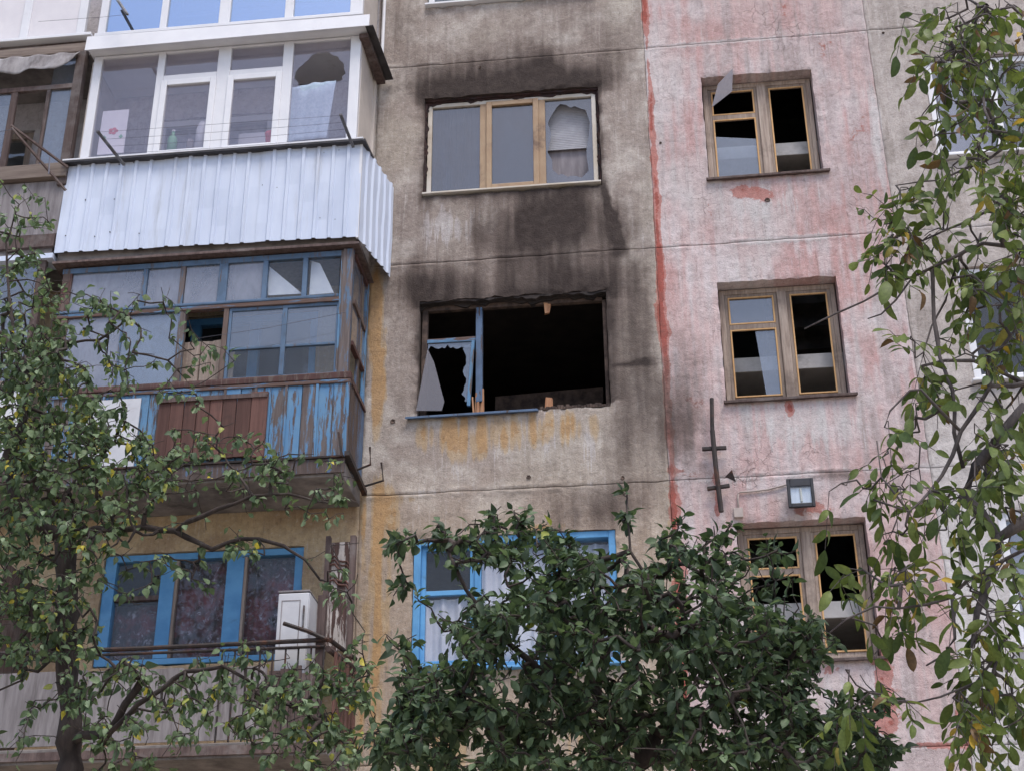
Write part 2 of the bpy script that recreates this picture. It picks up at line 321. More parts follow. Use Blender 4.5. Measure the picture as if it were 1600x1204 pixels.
def blobs(lst, x, z):
    t = np.zeros_like(x)
    for u, v, ru, rv, s in lst:
        c = at(u, v, 0); rx = abs(at(u+ru, v, 0)[0]-c[0]); rz = abs(at(u, v+rv, 0)[2]-c[2])
        t = t+s*np.exp(-((x-c[0])/rx)**2-((z-c[2])/rz)**2)
    return t
def rdist(x, z, x0, x1, z0, z1):
    return np.hypot(np.maximum(np.maximum(x0-x, x-x1), 0), np.maximum(np.maximum(z0-z, z-z1), 0))
SOOT = [(790, 135, 130, 22, .95), (880, 118, 70, 24, .6), (690, 128, 60, 26, .5), (800, 100, 150, 34, .55), (850, 345, 100, 48, 1.0), (790, 362, 66, 38, .65),
        (905, 330, 56, 44, .6), (700, 322, 50, 20, .3), (640, 350, 30, 70, .45), (700, 444, 75, 26, .65), (905, 436, 76, 32, .8), (800, 420, 130, 38, .4),
        (650, 430, 40, 40, .4), (985, 520, 46, 95, .55), (992, 640, 48, 64, .45), (970, 705, 48, 60, .42), (1012, 600, 26, 130, .3), (960, 790, 90, 50, .55),
        (850, 735, 60, 35, .3), (900, 805, 60, 40, .5), (800, 772, 110, 14, .35), (632, 560, 22, 80, .22), (618, 650, 22, 60, .3), (700, 40, 130, 60, .25),
        (900, 20, 80, 70, .3), (632, 30, 30, 60, .4), (1075, 600, 46, 80, .5), (1066, 680, 36, 60, .6), (1092, 740, 40, 40, .4), (1060, 540, 28, 60, .3),
        (1330, 744, 90, 9, .45), (1200, 733, 90, 8, .35), (1312, 762, 40, 22, .22), (620, 480, 22, 60, .25), (960, 60, 40, 60, .2), (955, 370, 60, 40, .4),
        *[(943+2.5*k, 296+9.5*k, 3.5+.35*k, 9, .75) for k in range(11)], (990, 569, 34, 3, .7), (1005, 562, 20, 3, .5), (1280, 30, 60, 50, .18), (1110, 60, 60, 20, .15), (1430, 400, 40, 90, .16), (1000, 450, 20, 50, .35), (810, 395, 170, 110, .22), (800, 90, 180, 80, .18)]
OCHRE = [(690, 674, 46, 30, 1.15), (760, 672, 50, 34, 1.0), (825, 668, 50, 28, 1.25), (895, 670, 46, 32, 1.1), (588, 500, 16, 80, 1.7), (590, 610, 11, 70, 1.3), (590, 805, 28, 55, 1.3), (608, 900, 30, 90, .4),
         (850, 822, 40, 9, .9), (640, 1130, 50, 90, .6), (690, 1180, 60, 40, .85), (980, 1080, 60, 40, .75), (583, 1000, 22, 150, 1.1), (650, 781, 36, 10, .6),
         (1045, 800, 5, 60, .6), (930, 1160, 70, 60, .65), (720, 705, 60, 60, .3), (560, 1150, 30, 60, .5), (668, 590, 8, 90, .35)]
RED = [(1034, 500, 12, 44, 1.1), (1062, 736, 30, 10, .8), (1052, 782, 13, 34, .8), (1160, 297, 32, 13, .75), (1198, 306, 26, 12, .7), (1234, 636, 8, 13, 1.4), (1082, 630, 30, 20, .5),
       (1382, 1062, 18, 64, 1.0), (1504, 1120, 6, 64, .8), (1470, 1166, 60, 7, .8), (1121, 790, 4, 44, 1.0), (1372, 1122, 40, 40, .6), (1250, 790, 80, 12, .35), (1058, 905, 18, 66, .9),
       (1352, 250, 30, 70, .28), (1306, 62, 60, 34, .3), (1228, 20, 9, 24, .6), (1110, 330, 12, 24, .4), (1280, 1040, 60, 30, .5), (1090, 270, 20, 90, .16), (1168, 240, 20, 60, .0)]
PALE = [(1200, 322, 80, 30, .55), (1367, 210, 13, 100, .65), (725, 352, 48, 38, .6), (1285, 668, 90, 50, .6), (1210, 660, 60, 40, .5), (690, 360, 60, 34, .4), (840, 700, 90, 40, .35),
        (1100, 100, 70, 24, .35), (1240, 400, 100, 24, .35), (1160, 560, 40, 60, .2), (700, 740, 60, 30, .3), (920, 700, 12, 60, .5), (1140, 760, 80, 20, .4), (985, 405, 30, 20, .35), (650, 820, 20, 60, .3)]

def paint(x, z):
    """(colour, masks) of the plaster at x, z : worn paint, soot from the fire, rust runs"""
    wx = x+.10*(fbm(x*3.1, z*3.1, 3)-.5)+.05*(fbm(x*11, z*11, 5)-.5); wz = z+.14*(fbm(x*2.7, z*2.7, 9)-.5)
    big = fbm(x*.9, z*.9, 21, 4); mid = fbm(x*3.3, z*3.3, 31, 5); fine = fbm(x*14, z*14, 41, 4)
    streak = fbm(x*22, z*1.1, 51, 5); col = np.zeros(x.shape+(3,))
    def C(r, g, b): return np.array(lin(r, g, b, K)[:3])
    a = C(168, 155, 147)+(C(198, 188, 180)-C(168, 155, 147))*sstep(.45, .75, mid)[..., None]
    a = a+(C(118, 103, 95)-a)*sstep(.5, .85, .5*big+.5*streak)[..., None]*.8
    a = a+(C(186, 176, 164)-a)*sstep(.50, .72, fbm(x*1.4, z*1.0, 61))[..., None]*.55
    low = sstep(8.4, 6.8, z)[..., None]; a = a+(C(192, 168, 140)-a)*low*.45
    b = C(212, 185, 183)+(C(200, 161, 158)-C(212, 185, 183))*sstep(.42, .68, fbm(x*1.3, z*1.1, 71))[..., None]
    b = b+(C(222, 214, 216)-b)*sstep(.38, .68, .4*mid+.6*streak)[..., None]*.8
    b = b+(C(166, 138, 136)-b)*sstep(.45, .75, .5*big+.5*streak)[..., None]*.5
    b = b+(C(170, 156, 154)-b)*(sstep(.50, .72, streak)*sstep(.4, .7, fbm(x*.8, z*.7, 141)))[..., None]*.7; b = b+(C(214, 208, 208)-b)*sstep(.55, .75, fbm(x*1.1, z*.8, 143))[..., None]*.6
    c = C(196, 186, 181)+(C(170, 160, 154)-C(196, 186, 181))*sstep(.4, .7, .5*mid+.5*streak)[..., None]
    c = c+(C(220, 216, 216)-c)*(sstep(9.5, 6.5, z)*.8)[..., None]
    d = C(204, 180, 146)+(C(178, 152, 122)-C(204, 180, 146))*sstep(.4, .7, mid)[..., None]
    d = np.where((z > 10.42)[..., None], C(214, 208, 212), d)
    xs = XS+.02*(fbm(z*3, z*0+3, 7)-.5); col = np.where((x < xs)[..., None], a, np.where((x < XR)[..., None], b, c))
    col = np.where((x < XB-.02)[..., None], d, col)
    soot = blobs(SOOT, wx, wz)
    inA = x < XS+.35*fbm(x*2, z*2, 77)
    d1 = rdist(wx, wz, WL, WR, WB, WT); up1 = np.where(wz > WT-.1, 1.9, 1.0); soot = soot+np.where(inA, .85*np.exp(-(d1/(.085*up1))**1.2), 0)
    d2 = rdist(wx, wz, WL, WR, WB-H+.02, WT-H); up2 = np.where(wz > WT-H-.1, 1.7, .9); soot = soot+np.where(inA & (wz > WB-H+.05), .9*np.exp(-(d2/(.075*up2))**1.1), 0)
    soot = soot*(.55+.9*fbm(x*4.5, z*1.3, 131))*(.72+.56*streak)*1.05
    ochre = blobs(OCHRE, wx, wz)*(.35+1.1*sstep(.3, .7, fbm(x*17, z*.8, 81)))*(.7+.6*fbm(x*3, z*3, 83))
    red = blobs(RED, wx, wz)*(.5+fbm(x*5, z*5, 91))
    w = .008+.045*fbm(z*1.7, z*0, 95)**1.3+.03*fbm(z*9, z*0, 97)**2
    red = red+1.25*np.exp(-((x-(XS+.035+.03*(fbm(z*2, z*0+9, 99)-.5)))/w)**2)*(.15+1.5*fbm(x*7, z*2.8, 101))*np.where(x > XS-.02, 1, .12)
    red = red+.28*sstep(.58, .75, fbm(x*2.2, z*2.2, 103))*((x > XS) & (x < XR))
    pale = blobs(PALE, wx, wz)*(.1+1.9*fbm(x*26, z*2.0, 111))
    for zj in ZJ[1:-1]:
        pale = pale+(.75*np.exp(-((z-zj)/.05)**2)*fbm(x*3, z*3, 113)*1.4)*np.where(x > XS, 1, .55)
    pale = pale+.8*np.exp(-((x-XR+.03)/.05)**2)*fbm(x*6, z*2, 117)
    for k in range(5):       # water runs under the sills
        for x0, x1, zb in ((WL, WR, WB-k*H), (SL, SR, SB-k*H)):
            pale = pale+.55*np.exp(-np.maximum(zb-z, 0)/.5)*(z < zb)*((x > x0-.05) & (x < x1+.1))*sstep(.42, .72, streak)
    pale = pale*np.clip(1-soot*.6, 0.1, 1)
    crack = ((x > XS) & (x < XR))*(.35+.65*sstep(.4, .62, big))+(x >= XR)*.25+(x < XS)*.12
    return col, np.stack([red, pale, ochre, crack], -1), np.stack([soot, streak, mid, fine], -1)

def m_wall():
    t = NT('stained_plaster'); base = t.attr('Col').outputs['Color']
    sep = t.n.new('ShaderNodeSeparateColor'); am = t.attr('Msk'); t.t.links.new(am.outputs['Color'], sep.inputs[0]); red, pale, och = sep.outputs; crk = am.outputs['Alpha']
    se2 = t.n.new('ShaderNodeSeparateColor'); a2 = t.attr('Soot'); t.t.links.new(a2.outputs['Color'], se2.inputs[0]); soot, streak = se2.outputs[0], se2.outputs[1]
    n1 = t.noise(9, 6, .72, None, .3); n2 = t.noise(55, 4, .7); n3 = t.noise(30, 5, .72, t.scale((1, 1, .055))); nb = t.noise(120, 3, .6)
    c = base
    def add(mask, k, a, b, colr, amt, nz): return t.mix(t.math('MULTIPLY', t.ramp(t.math('MULTIPLY_ADD', t.math('SUBTRACT', nz, .5), k, mask), a, b), amt), c, colr)
    n4 = t.noise(24, 6, .75, None, .2)
    c = t.mix(t.ramp(n4, .47, .34, 0, .30), c, lin(226, 220, 216, K))
    c = t.mix(t.ramp(n2, .38, .26, 0, .30), c, lin(232, 226, 222, K))
    nl = t.noise(1.3, 4, .6); c = t.mix(t.math('MULTIPLY', t.ramp(n3, .52, .72), t.ramp(nl, .4, .65, .12, .6)), c, lin(226, 220, 216, K)); c = t.mix(t.math('MULTIPLY', t.ramp(n3, .46, .30), t.ramp(nl, .35, .6, .5, .2)), c, lin(116, 100, 92, K))
    c = add(pale, 1.3, .42, .62, lin(206, 200, 200, K), .62, n3)
    c = add(pale, 1.6, .75, .95, lin(222, 218, 218, K), .6, n1)
    c = add(och, 1.3, .45, .75, lin(190, 160, 116, K), .6, n3)
    c = add(och, 1.6, .85, 1.15, lin(192, 144, 86, K), .5, n1)
    c = add(red, 1.3, .46, .60, lin(186, 108, 94, K), .72, n1)
    c = add(red, 1.6, .95, 1.12, lin(160, 66, 52, K), .7, n1)
    c = add(soot, .4, .15, .95, lin(104, 90, 84, K), .74, n1)
    c = add(soot, .5, .55, 1.45, lin(46, 38, 37, K), .9, n1)
    c = t.mix(t.ramp(n1, .36, .70, 0, .30), c, lin(104, 92, 86, K))                       # grime
    c = t.mix(t.ramp(n4, .52, .68, 0, .36), c, lin(82, 72, 68, K))
    c = t.mix(t.ramp(n2, .58, .72, 0, .42), c, lin(62, 54, 52, K))                        # pitting
    vo = t.n.new('ShaderNodeTexVoronoi'); vo.feature = 'DISTANCE_TO_EDGE'; vo.inputs['Scale'].default_value = 6.5
    wv = t.n.new('ShaderNodeVectorMath'); wv.operation = 'MULTIPLY_ADD'
    nn = t.n.new('ShaderNodeTexNoise'); nn.inputs['Scale'].default_value = 5; nn.inputs['Detail'].default_value = 5; t.t.links.new(t.pos, nn.inputs['Vector'])
    t.t.links.new(nn.outputs['Color'], wv.inputs[0]); wv.inputs[1].default_value = (.28, .28, .28); t.t.links.new(t.pos, wv.inputs[2]); t.t.links.new(wv.outputs[0], vo.inputs['Vector'])
    ln = t.math('MULTIPLY', t.ramp(vo.outputs[0], .004, .028, 1, 0), t.math('MULTIPLY', t.ramp(t.noise(1.6, 5, .65), .52, .64), crk))
    c = t.mix(t.math('MULTIPLY', ln, .34), c, lin(96, 78, 76, K))
    t.col(c); t.rough(.93); t.p.inputs['Specular IOR Level'].default_value = .2
    h = t.math('MULTIPLY_ADD', n2, .5, t.math('MULTIPLY', n1, 1.2)); h = t.math('MULTIPLY_ADD', ln, -1.0, h); h = t.math('MULTIPLY_ADD', nb, .18, h)
    t.bump(h, .8, .016); return t.m
M['wall'] = m_wall()

building = thing('apartment_building', (0, 0, 0), 'grimy panel apartment block with fire-blackened windows, pink stair strip and stacked balconies', 'building')

def axis(a, b, step, brk=(), edge=True):
    pts = sorted([a]+[p for p in brk if a < p < b]+[b]); out = []
    for p, q in zip(pts, pts[1:]):
        n = max(1, int(math.ceil((q-p)/step))); out += list(np.linspace(p, q, n+1)[:-1])
    out.append(b)
    if edge: out += [a+e for e in (.006, .014, .03, .055)]+[b-e for e in (.006, .014, .03, .055)]
    o = np.array(sorted(out)); return o[np.concatenate([[True], np.diff(o) > .002])]

def panel(x0, x1, z0, z1, holes=(), step=.026, label=None, reveal=.2, burnt=False):
    g = .0012; bx = [h[0] for h in holes]+[h[1] for h in holes]; bz = [h[2] for h in holes]+[h[3] for h in holes]
    xs = axis(x0+g, x1-g, step, bx); zs = axis(z0+g, z1-g, step, bz); nx, nz = len(xs), len(zs)
    XX, ZZ = np.meshgrid(xs, zs); e = np.minimum.reduce([XX-x0, x1-XX, ZZ-z0, z1-ZZ])
    yy = -.010*(fbm(XX*1.1, ZZ*1.1, 5)-.5)-.004*(fbm(XX*9, ZZ*9, 15, 3)-.5)
    ridge = np.exp(-((e-.03)/.02)**2); yy = yy-.008*ridge*sstep(.35, .7, fbm(XX*7, ZZ*7, 25)); yy = yy+.0045*np.exp(-(e/.005)**2)
    hd = np.full(XX.shape, 9.0)
    for h in holes: hd = np.minimum(hd, rdist(XX, ZZ, *h))
    yy = np.where(hd < .001, 0, yy)
    V = np.stack([XX, yy, ZZ], -1).reshape(-1, 3); idx = np.arange(nx*nz).reshape(nz, nx)
    cx = (xs[:-1]+xs[1:])/2; cz = (zs[:-1]+zs[1:])/2; CX, CZ = np.meshgrid(cx, cz); keep = np.ones(CX.shape, bool)
    for h in holes: keep &= ~((CX > h[0]) & (CX < h[1]) & (CZ > h[2]) & (CZ < h[3]))
    F = np.stack([idx[:-1, :-1], idx[:-1, 1:], idx[1:, 1:], idx[1:, :-1]], -1)[keep]
    Vs = [V]; Fs = [F]; n = len(V)
    def wall_strip(p, q, y1):      # p, q : edge line ends (x, z); a strip from the face to depth y1
        nonlocal n
        L = math.hypot(q[0]-p[0], q[1]-p[1]); m = max(2, int(L/step)+1); k = 6 if y1 > .1 else 2
        t = np.linspace(0, 1, m); s = np.linspace(0, 1, k); T, S = np.meshgrid(t, s); jx = 0
        vv = np.stack([p[0]+(q[0]-p[0])*T, S*y1, p[1]+(q[1]-p[1])*T], -1).reshape(-1, 3); ii = np.arange(m*k).reshape(k, m)+n
        Vs.append(vv); Fs.append(np.stack([ii[:-1, :-1], ii[:-1, 1:], ii[1:, 1:], ii[1:, :-1]], -1).reshape(-1, 4)); n += len(vv)
    for h in holes:
        wall_strip((h[0], h[2]), (h[0], h[3]), reveal); wall_strip((h[1], h[3]), (h[1], h[2]), reveal)
        wall_strip((h[0], h[3]), (h[1], h[3]), reveal); wall_strip((h[1], h[2]), (h[0], h[2]), reveal)
    for p, q in (((x0+g, z0+g), (x1-g, z0+g)), ((x1-g, z0+g), (x1-g, z1-g)), ((x1-g, z1-g), (x0+g, z1-g)), ((x0+g, z1-g), (x0+g, z0+g))): wall_strip(p, q, .05)
    V = np.concatenate(Vs); F = np.concatenate(Fs)
    e = np.minimum.reduce([V[:, 0]-x0, x1-V[:, 0], V[:, 2]-z0, z1-V[:, 2]]); we = np.exp(-(e/.05)**2)*.022; dx = we*(fbm(V[:, 0]*6, V[:, 2]*6, 211)-.5); dzz = we*(fbm(V[:, 0]*6, V[:, 2]*6, 213)-.5); V[:, 0] += dx; V[:, 2] += dzz
    for h in holes:
        hd = np.minimum(np.abs(np.maximum(np.maximum(h[0]-V[:, 0], V[:, 0]-h[1]), np.maximum(h[2]-V[:, 2], V[:, 2]-h[3]))), .2)
        wgt = np.exp(-(hd/.03)**2)*np.exp(-np.maximum(V[:, 1], 0)/.05); amp = .022+(.03*sstep(h[3]-.15, h[3], V[:, 2]) if burnt else 0)
        V[:, 0] += wgt*amp*(fbm(V[:, 0]*9, V[:, 2]*9, 201)-.5); V[:, 2] += wgt*amp*1.3*(fbm(V[:, 0]*8, V[:, 2]*8, 203)-.5)
        V[:, 1] += np.where(V[:, 1] < .02, wgt*.02*sstep(.45, .75, fbm(V[:, 0]*14, V[:, 2]*14, 205)), 0)
    c, mk, st = paint(V[:, 0], V[:, 2])
    me = mesh_np('wall_panel', V, F, True, {'Col': np.concatenate([c, np.ones((len(V), 1))], 1), 'Msk': mk, 'Soot': st})
    return tag(link('wall_panel', me, M['wall'], building), label)

for r in range(6):
    z0, z1 = ZJ[r], ZJ[r+1]; k = 4-r                      # k storeys below the top measured one
    fine = .026 if r >= 2 else .25; rv = .2
    wz = (WB-k*H, WT-k*H); sz = (SB-k*H, ST-k*H)
    w_ok = r > 0
    panel(XB, XS, z0, z1, [(WL, WR, *wz)] if w_ok else [], fine, 'beige plaster panel blackened by smoke' if r in (3, 4) else None, burnt=r == 3)
    panel(XS, XR, z0, z1, [(SL, SR, *sz)] if w_ok else [], fine, 'pink plaster panel of the stairwell, cracked and streaked' if r in (3, 4) else None)
    panel(XR, XE, z0, z1, [(RL, RR, *wz)] if w_ok else [], fine if r < 2 else .05, None)
    panel(-6.36, XB, z0, z1, [(-5.69, -3.65, 6.05-(2-r)*H, 7.22-(2-r)*H)] if w_ok else [], .05 if r == 2 else .2, None)
    panel(XL, -6.36, z0, z1, [(-9.0, -7.2, 6.05-(2-r)*H, 7.22-(2-r)*H)] if w_ok else [], .2, None)
# the body of the block behind the panels, and its roof
for x0, x1, y0, y1 in ((XL, XL+.3, .06, 12), (XE-.3, XE, .06, 12), (XL+.3, XE-.3, 11.7, 12)):
    MB().box(x0, x1, y0, y1, 0, 15.8).build('outer_wall', M['concrete'], building)
MB().box(XL-.3, XE+.3, -.35, 12.3, 15.83, 16.1).build('roof_slab', M['roof'], building)

# rooms behind the openings (hollow shells, open towards the window)
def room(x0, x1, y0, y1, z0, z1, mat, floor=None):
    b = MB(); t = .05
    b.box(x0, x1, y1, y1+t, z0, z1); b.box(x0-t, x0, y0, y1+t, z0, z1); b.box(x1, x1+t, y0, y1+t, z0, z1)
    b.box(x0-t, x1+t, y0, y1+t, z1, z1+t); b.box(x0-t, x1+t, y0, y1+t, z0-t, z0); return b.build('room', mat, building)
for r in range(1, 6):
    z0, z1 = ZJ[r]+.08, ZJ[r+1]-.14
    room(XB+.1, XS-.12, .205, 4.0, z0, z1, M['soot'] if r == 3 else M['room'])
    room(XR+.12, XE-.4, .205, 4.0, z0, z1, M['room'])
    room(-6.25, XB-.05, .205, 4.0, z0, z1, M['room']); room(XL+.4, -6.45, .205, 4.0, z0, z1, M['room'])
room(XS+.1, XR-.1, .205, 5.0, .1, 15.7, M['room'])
for k in range(5):        # stair landings and flights
    zt = 9.245+(1-k)*H+H*0
    b = MB().box(XS+.12, XR-.12, .40, 1.7, zt-.17, zt); b.build('stair_landing', M['concrete_pale'], building, .008)
    b = MB(); n = 8
    for i in range(n): b.box(XS+.15 if k % 2 else 1.3, 1.15 if k % 2 else XR-.15, 1.7+.28*i, 2.02+.28*i, zt-.2-(i+1)*.165, zt-(i+1)*.165)
    b.build('stair_flight', M['concrete'], building)
# ------------------------------------------------------------------ windows of the facade
def pane(x0, x1, z0, z1, y, mat, parent, name='pane', th=.004):
    return MB().box(x0, x1, y, y+th, z0, z1).build(name, mat, parent)
def shard(pts, y, mat, parent, name='broken_pane', th=.004):
    return MB().prism(pts, y, y+th).build(name, mat, parent)
def win(x0, x1, z0, z1, label):
    return empty('window', ((x0+x1)/2, 0, z0), building, label=label)

# ---- smoked plastic window of the storey above the burnt one
w = win(WL, WR, WB, WT, 'smoke-browned white plastic window of three panes, one broken, in a charred surround')
y0 = .07; fx0, fx1, fz0, fz1 = -2.52, -.598, 11.33, 12.60
def crust(x0, z0, x1, z1, nx, nz, w, n=46):
    """ragged strip along a line, growing towards (nx, nz)"""
    a = [(x0+(x1-x0)*i/n, z0+(z1-z0)*i/n) for i in range(n+1)]; k = [w*(.45+.55*random.random())*(1+.35*math.sin(i*.6)) for i in range(n+1)]
    return a+[(a[i][0]+nx*k[i], a[i][1]+nz*k[i]) for i in range(n, -1, -1)]
b = MB()                                          # charred mounting foam round the frame
for ya, wd in ((.035, .028), (.062, .055)):
    b.prism(crust(WL+.002, WT-.002, WR-.002, WT-.002, 0, -1, wd), ya, ya+.05); b.prism(crust(WL+.002, WB+.04, WL+.002, WT-.05, 1, 0, wd*.65), ya+.002, ya+.052); b.prism(crust(WR-.002, WB+.04, WR-.002, WT-.05, -1, 0, wd*.65), ya+.002, ya+.052)
b.build('charred_foam', M['foam_burnt'], w)
m1, m2, m3, m4_ = -1.921, -1.825, -1.272, -1.176
f = MB().rect(fx0, fx1, fz0, fz1, .05, y0, y0+.06); f.build('frame', M['pvc_burnt'], w, .006)
for a, c in ((m1, m2), (m3, m4_)): MB().box(a, c, y0, y0+.06, fz0+.05, fz1-.05).build('mullion', M['pvc_brown'], w, .006)
MB().rect(m2-.02, m3+.02, fz0+.03, fz1-.035, .062, y0-.022, y0+.03).build('sash', M['pvc_brown'], w, .006)
MB().box(fx0-.03, fx1+.03, -.03, .08, fz0-.03, fz0-.008).build('sill', M['pvc_burnt'], w, .004)
pane(fx0+.05, m1, fz0+.05, fz1-.05, y0+.03, M['glass_grey'], w); pane(m2+.04, m3-.04, fz0+.09, fz1-.09, y0+.01, M['glass_grey'], w)
# right pane: ring of glass left round a jagged hole
px0, px1, pz0, pz1 = m4_, fx1-.05, fz0+.05, fz1-.05
def jag_ring(px0, px1, pz0, pz1, hole, y, mat, parent):
    """glass left standing in a frame around a broken hole, outline jagged"""
    n = len(hole); cx = sum(p[0] for p in hole)/n; cz = sum(p[1] for p in hole)/n; out = []
    for x, z in hole:
        dx, dz = x-cx, z-cz; tx = ((px1-cx)/dx if dx > 0 else (px0-cx)/dx) if abs(dx) > 1e-6 else 9e9; tz = ((pz1-cz)/dz if dz > 0 else (pz0-cz)/dz) if abs(dz) > 1e-6 else 9e9
        out.append((cx+dx*min(tx, tz), cz+dz*min(tx, tz), tx < tz))
    b = MB()
    for i in range(n):
        j = (i+1) % n; a, c, d, e = out[i], out[j], hole[j], hole[i]
        pts = [a[:2], c[:2], d, e] if a[2] == c[2] else [a[:2], (a[0], c[1]) if a[2] else (c[0], a[1]), c[:2], d, e]
        b.prism(pts, y, y+.004)
    return b.build('broken_pane', mat, parent)
hp = []
for i in range(26):
    a = 2*math.pi*i/26; rx = .222+.03*random.uniform(-1, 1); rz = .50+.05*random.uniform(-1, 1); s = (abs(math.cos(a))**4+abs(math.sin(a))**4)**(-1/4)
    hp.append(((px0+px1)/2+math.cos(a)*rx*s*.98, (pz0+pz1)/2+math.sin(a)*rz*s*.98))
jag_ring(px0, px1, pz0, pz1, hp, y0+.03, M['glass_grey'], w)
b = MB()                                          # blind inside
for i in range(26): b.box(px0-.1, px1+.08, .20, .215, 12.53-i*.024, 12.55-i*.024)
tag(b.build('blind', M['blind_grey'], w), 'grey slatted blind behind the broken pane')
MB().box(px0-.12, px1+.1, .24, .25, 11.2, 12.6).build('inner_curtain', M['dim_cloth'], w)
b = MB(); n = 40
P = [(WL+.02+(m1-WL)*i/n, .20+.012*math.sin(i*1.1)+.01*math.sin(i*2.3), z) for i in range(n+1) for z in (11.2, 12.62)]
b.poly(P, [(2*i, 2*i+2, 2*i+3, 2*i+1) for i in range(n)]); b.build('curtain', M['room_light'], w)

# ---- burnt-out window
w = win(WL, WR, WB-H, WT-H, 'burnt-out window opening with one charred blue post and a black room behind')
dz = -H
b = MB()
def ragged(x0, x1, z, y0, y1, drop, n=40):        # charred plaster hanging off the lintel
    pts = [(x0, z)]+[(x1, z)]
    low = [(x1-(x1-x0)*i/n, z-drop*(.25+.75*random.random())*(1+.5*math.sin(i*.5))) for i in range(n+1)]
    return pts+low
b.prism(ragged(WL+.002, WR-.002, WT+dz-.002, 0, 0, .035), .012, .06); b.prism(ragged(WL+.002, WR-.002, WT+dz-.002, 0, 0, .055), .07, .14); b.build('charred_lintel', M['soot'], w)
yf = .10
f = MB(); f.box(WL+.012, WL+.075, yf, yf+.07, 8.62, 9.92, .004); f.box(WR-.05, WR-.012, yf, yf+.07, 8.62, 9.88, .006)
f.box(WL+.075, WR-.05, yf+.002, yf+.06, 9.872, 9.925, .004); f.build('frame', M['char'], w, .004)
p = MB(); p.box(-1.955, -1.885, yf-.015, yf+.06, 8.75, 9.872, .004); p.build('mullion', M['blue_dark'], w, .005)
p = MB()
for i in range(9):
    x = -1.975+.013*i; p.bar((x, yf+random.uniform(-.01, .03), 8.62), (x+random.uniform(-.02, .02), yf+random.uniform(-.01, .03), 8.80+random.random()*.12), .016, .02)
p.build('splintered_stub', M['wood_raw'], w)
MB().box(-2.475, -1.955, yf+.004, yf+.05, 9.48, 9.53, .003).build('transom', M['blue_peel_h'], w, .004)
MB().bar((-1.985, yf+.02, 9.48), (-2.03, yf+.02, 8.72), .035, .035).build('sash_stile', M['blue_peel'], w, .003)
pts = [(-2.47, 9.48), (-1.97, 9.48)]+[(-1.99-.48*i/16, 9.48-.02-.06*random.random()) for i in range(17)]
shard(pts, yf+.02, M['glass_dirty'], w)
pts = [(-1.99, 9.45), (-2.03, 8.78)]+[(-2.045-.015*random.random()-(.05*random.random()), 8.78+.66*i/15) for i in range(16)]
shard(pts, yf+.022, M['glass_dirty'], w)
MB().box(-1.22, -1.165, yf, yf+.05, 9.76, 9.872, .012).build('hanging_stub', M['wood_raw'], w)
MB().box(X(852, 630, .1), X(863, 630, .1), yf, yf+.05, 8.61, 8.76, .008).build('standing_stub', M['wood_raw'], w)
s = MB(); s.poly([(-2.66, -.06, 8.552), (-1.30, -.055, 8.565), (-1.28, .1, 8.60), (-2.60, .1, 8.60), (-2.66, -.06, 8.528), (-1.30, -.055, 8.54), (-1.28, .1, 8.58), (-2.60, .1, 8.58)],
     [(0, 1, 2, 3), (4, 7, 6, 5), (0, 4, 5, 1), (1, 5, 6, 2), (2, 6, 7, 3), (3, 7, 4, 0)]); s.build('sill', M['blue_dark'], w, .003)
s = MB()
for i in range(24): x = -1.28+.71*i/24; s.box(x, x+.034, .0, .16+random.random()*.04, 8.572, 8.590+random.random()*.03)
s.build('charred_sill', M['char'], w)
def on_plane(u, v, p0, nv):
    d = CM.T @ np.array([(u-800)/CF, -(v-602)/CF, 1.0]); nv = np.array(nv, float); return CPOS+d*np.dot(np.array(p0)-CPOS, nv)/np.dot(d, nv)
sh_ = [on_plane(u, v, (-2.56, -.02, 8.9), (.5, -1, .12)) for u, v in ((650, 641), (668, 545), (678, 566), (694, 627), (690, 641))]
b = MB(); n = 5; b.poly([tuple(p) for p in sh_]+[(p[0]+.002, p[1]+.005, p[2]) for p in sh_], [(0, 1, 2, 3, 4), (9, 8, 7, 6, 5)]+[(i, i+5, (i+1) % 5+5, (i+1) % 5) for i in range(5)])
tag(b.build('glass_shard', M['shard']), 'tall grey glass shard leaning in the corner of the burnt-out window', 'glass shard')
# things left in the burnt room
t = thing('burnt_cupboard', (-1.0, 2.0, 7.8), 'charred remains of a cupboard inside the burnt-out room', 'cupboard')
b = MB()
a = at(885, 606, 1.2); b.box(-1.9, -.7, 1.2, 1.6, 7.8, a[2]-.02, .03); b.build('carcass', M['char'], t)

t = thing('fallen_lath', (-1.6, 1.0, 7.8), 'heap of fallen charred laths inside the burnt-out room', 'lath heap')
for i in range(16):
    a = Vector((random.uniform(-2.2, -.8), random.uniform(.5, 1.4), random.uniform(7.85, 8.3))); c = a+Vector((random.uniform(-.5, .5), random.uniform(-.3, .3), random.uniform(.2, .75))); MB().bar(a, c, .045, .025).build('lath', M['char'], t)
b = MB(); b.prism([(-1.62, 8.4), (-1.02, 8.4), (-1.0, 9.0), (-1.12, 9.12), (-1.1, 9.3), (-1.35, 9.42), (-1.42, 9.25), (-1.55, 9.2)], 2.2, 2.3); tag(b.build('wall_remnant', M['concrete'], building), 'broken partition in the burnt room')
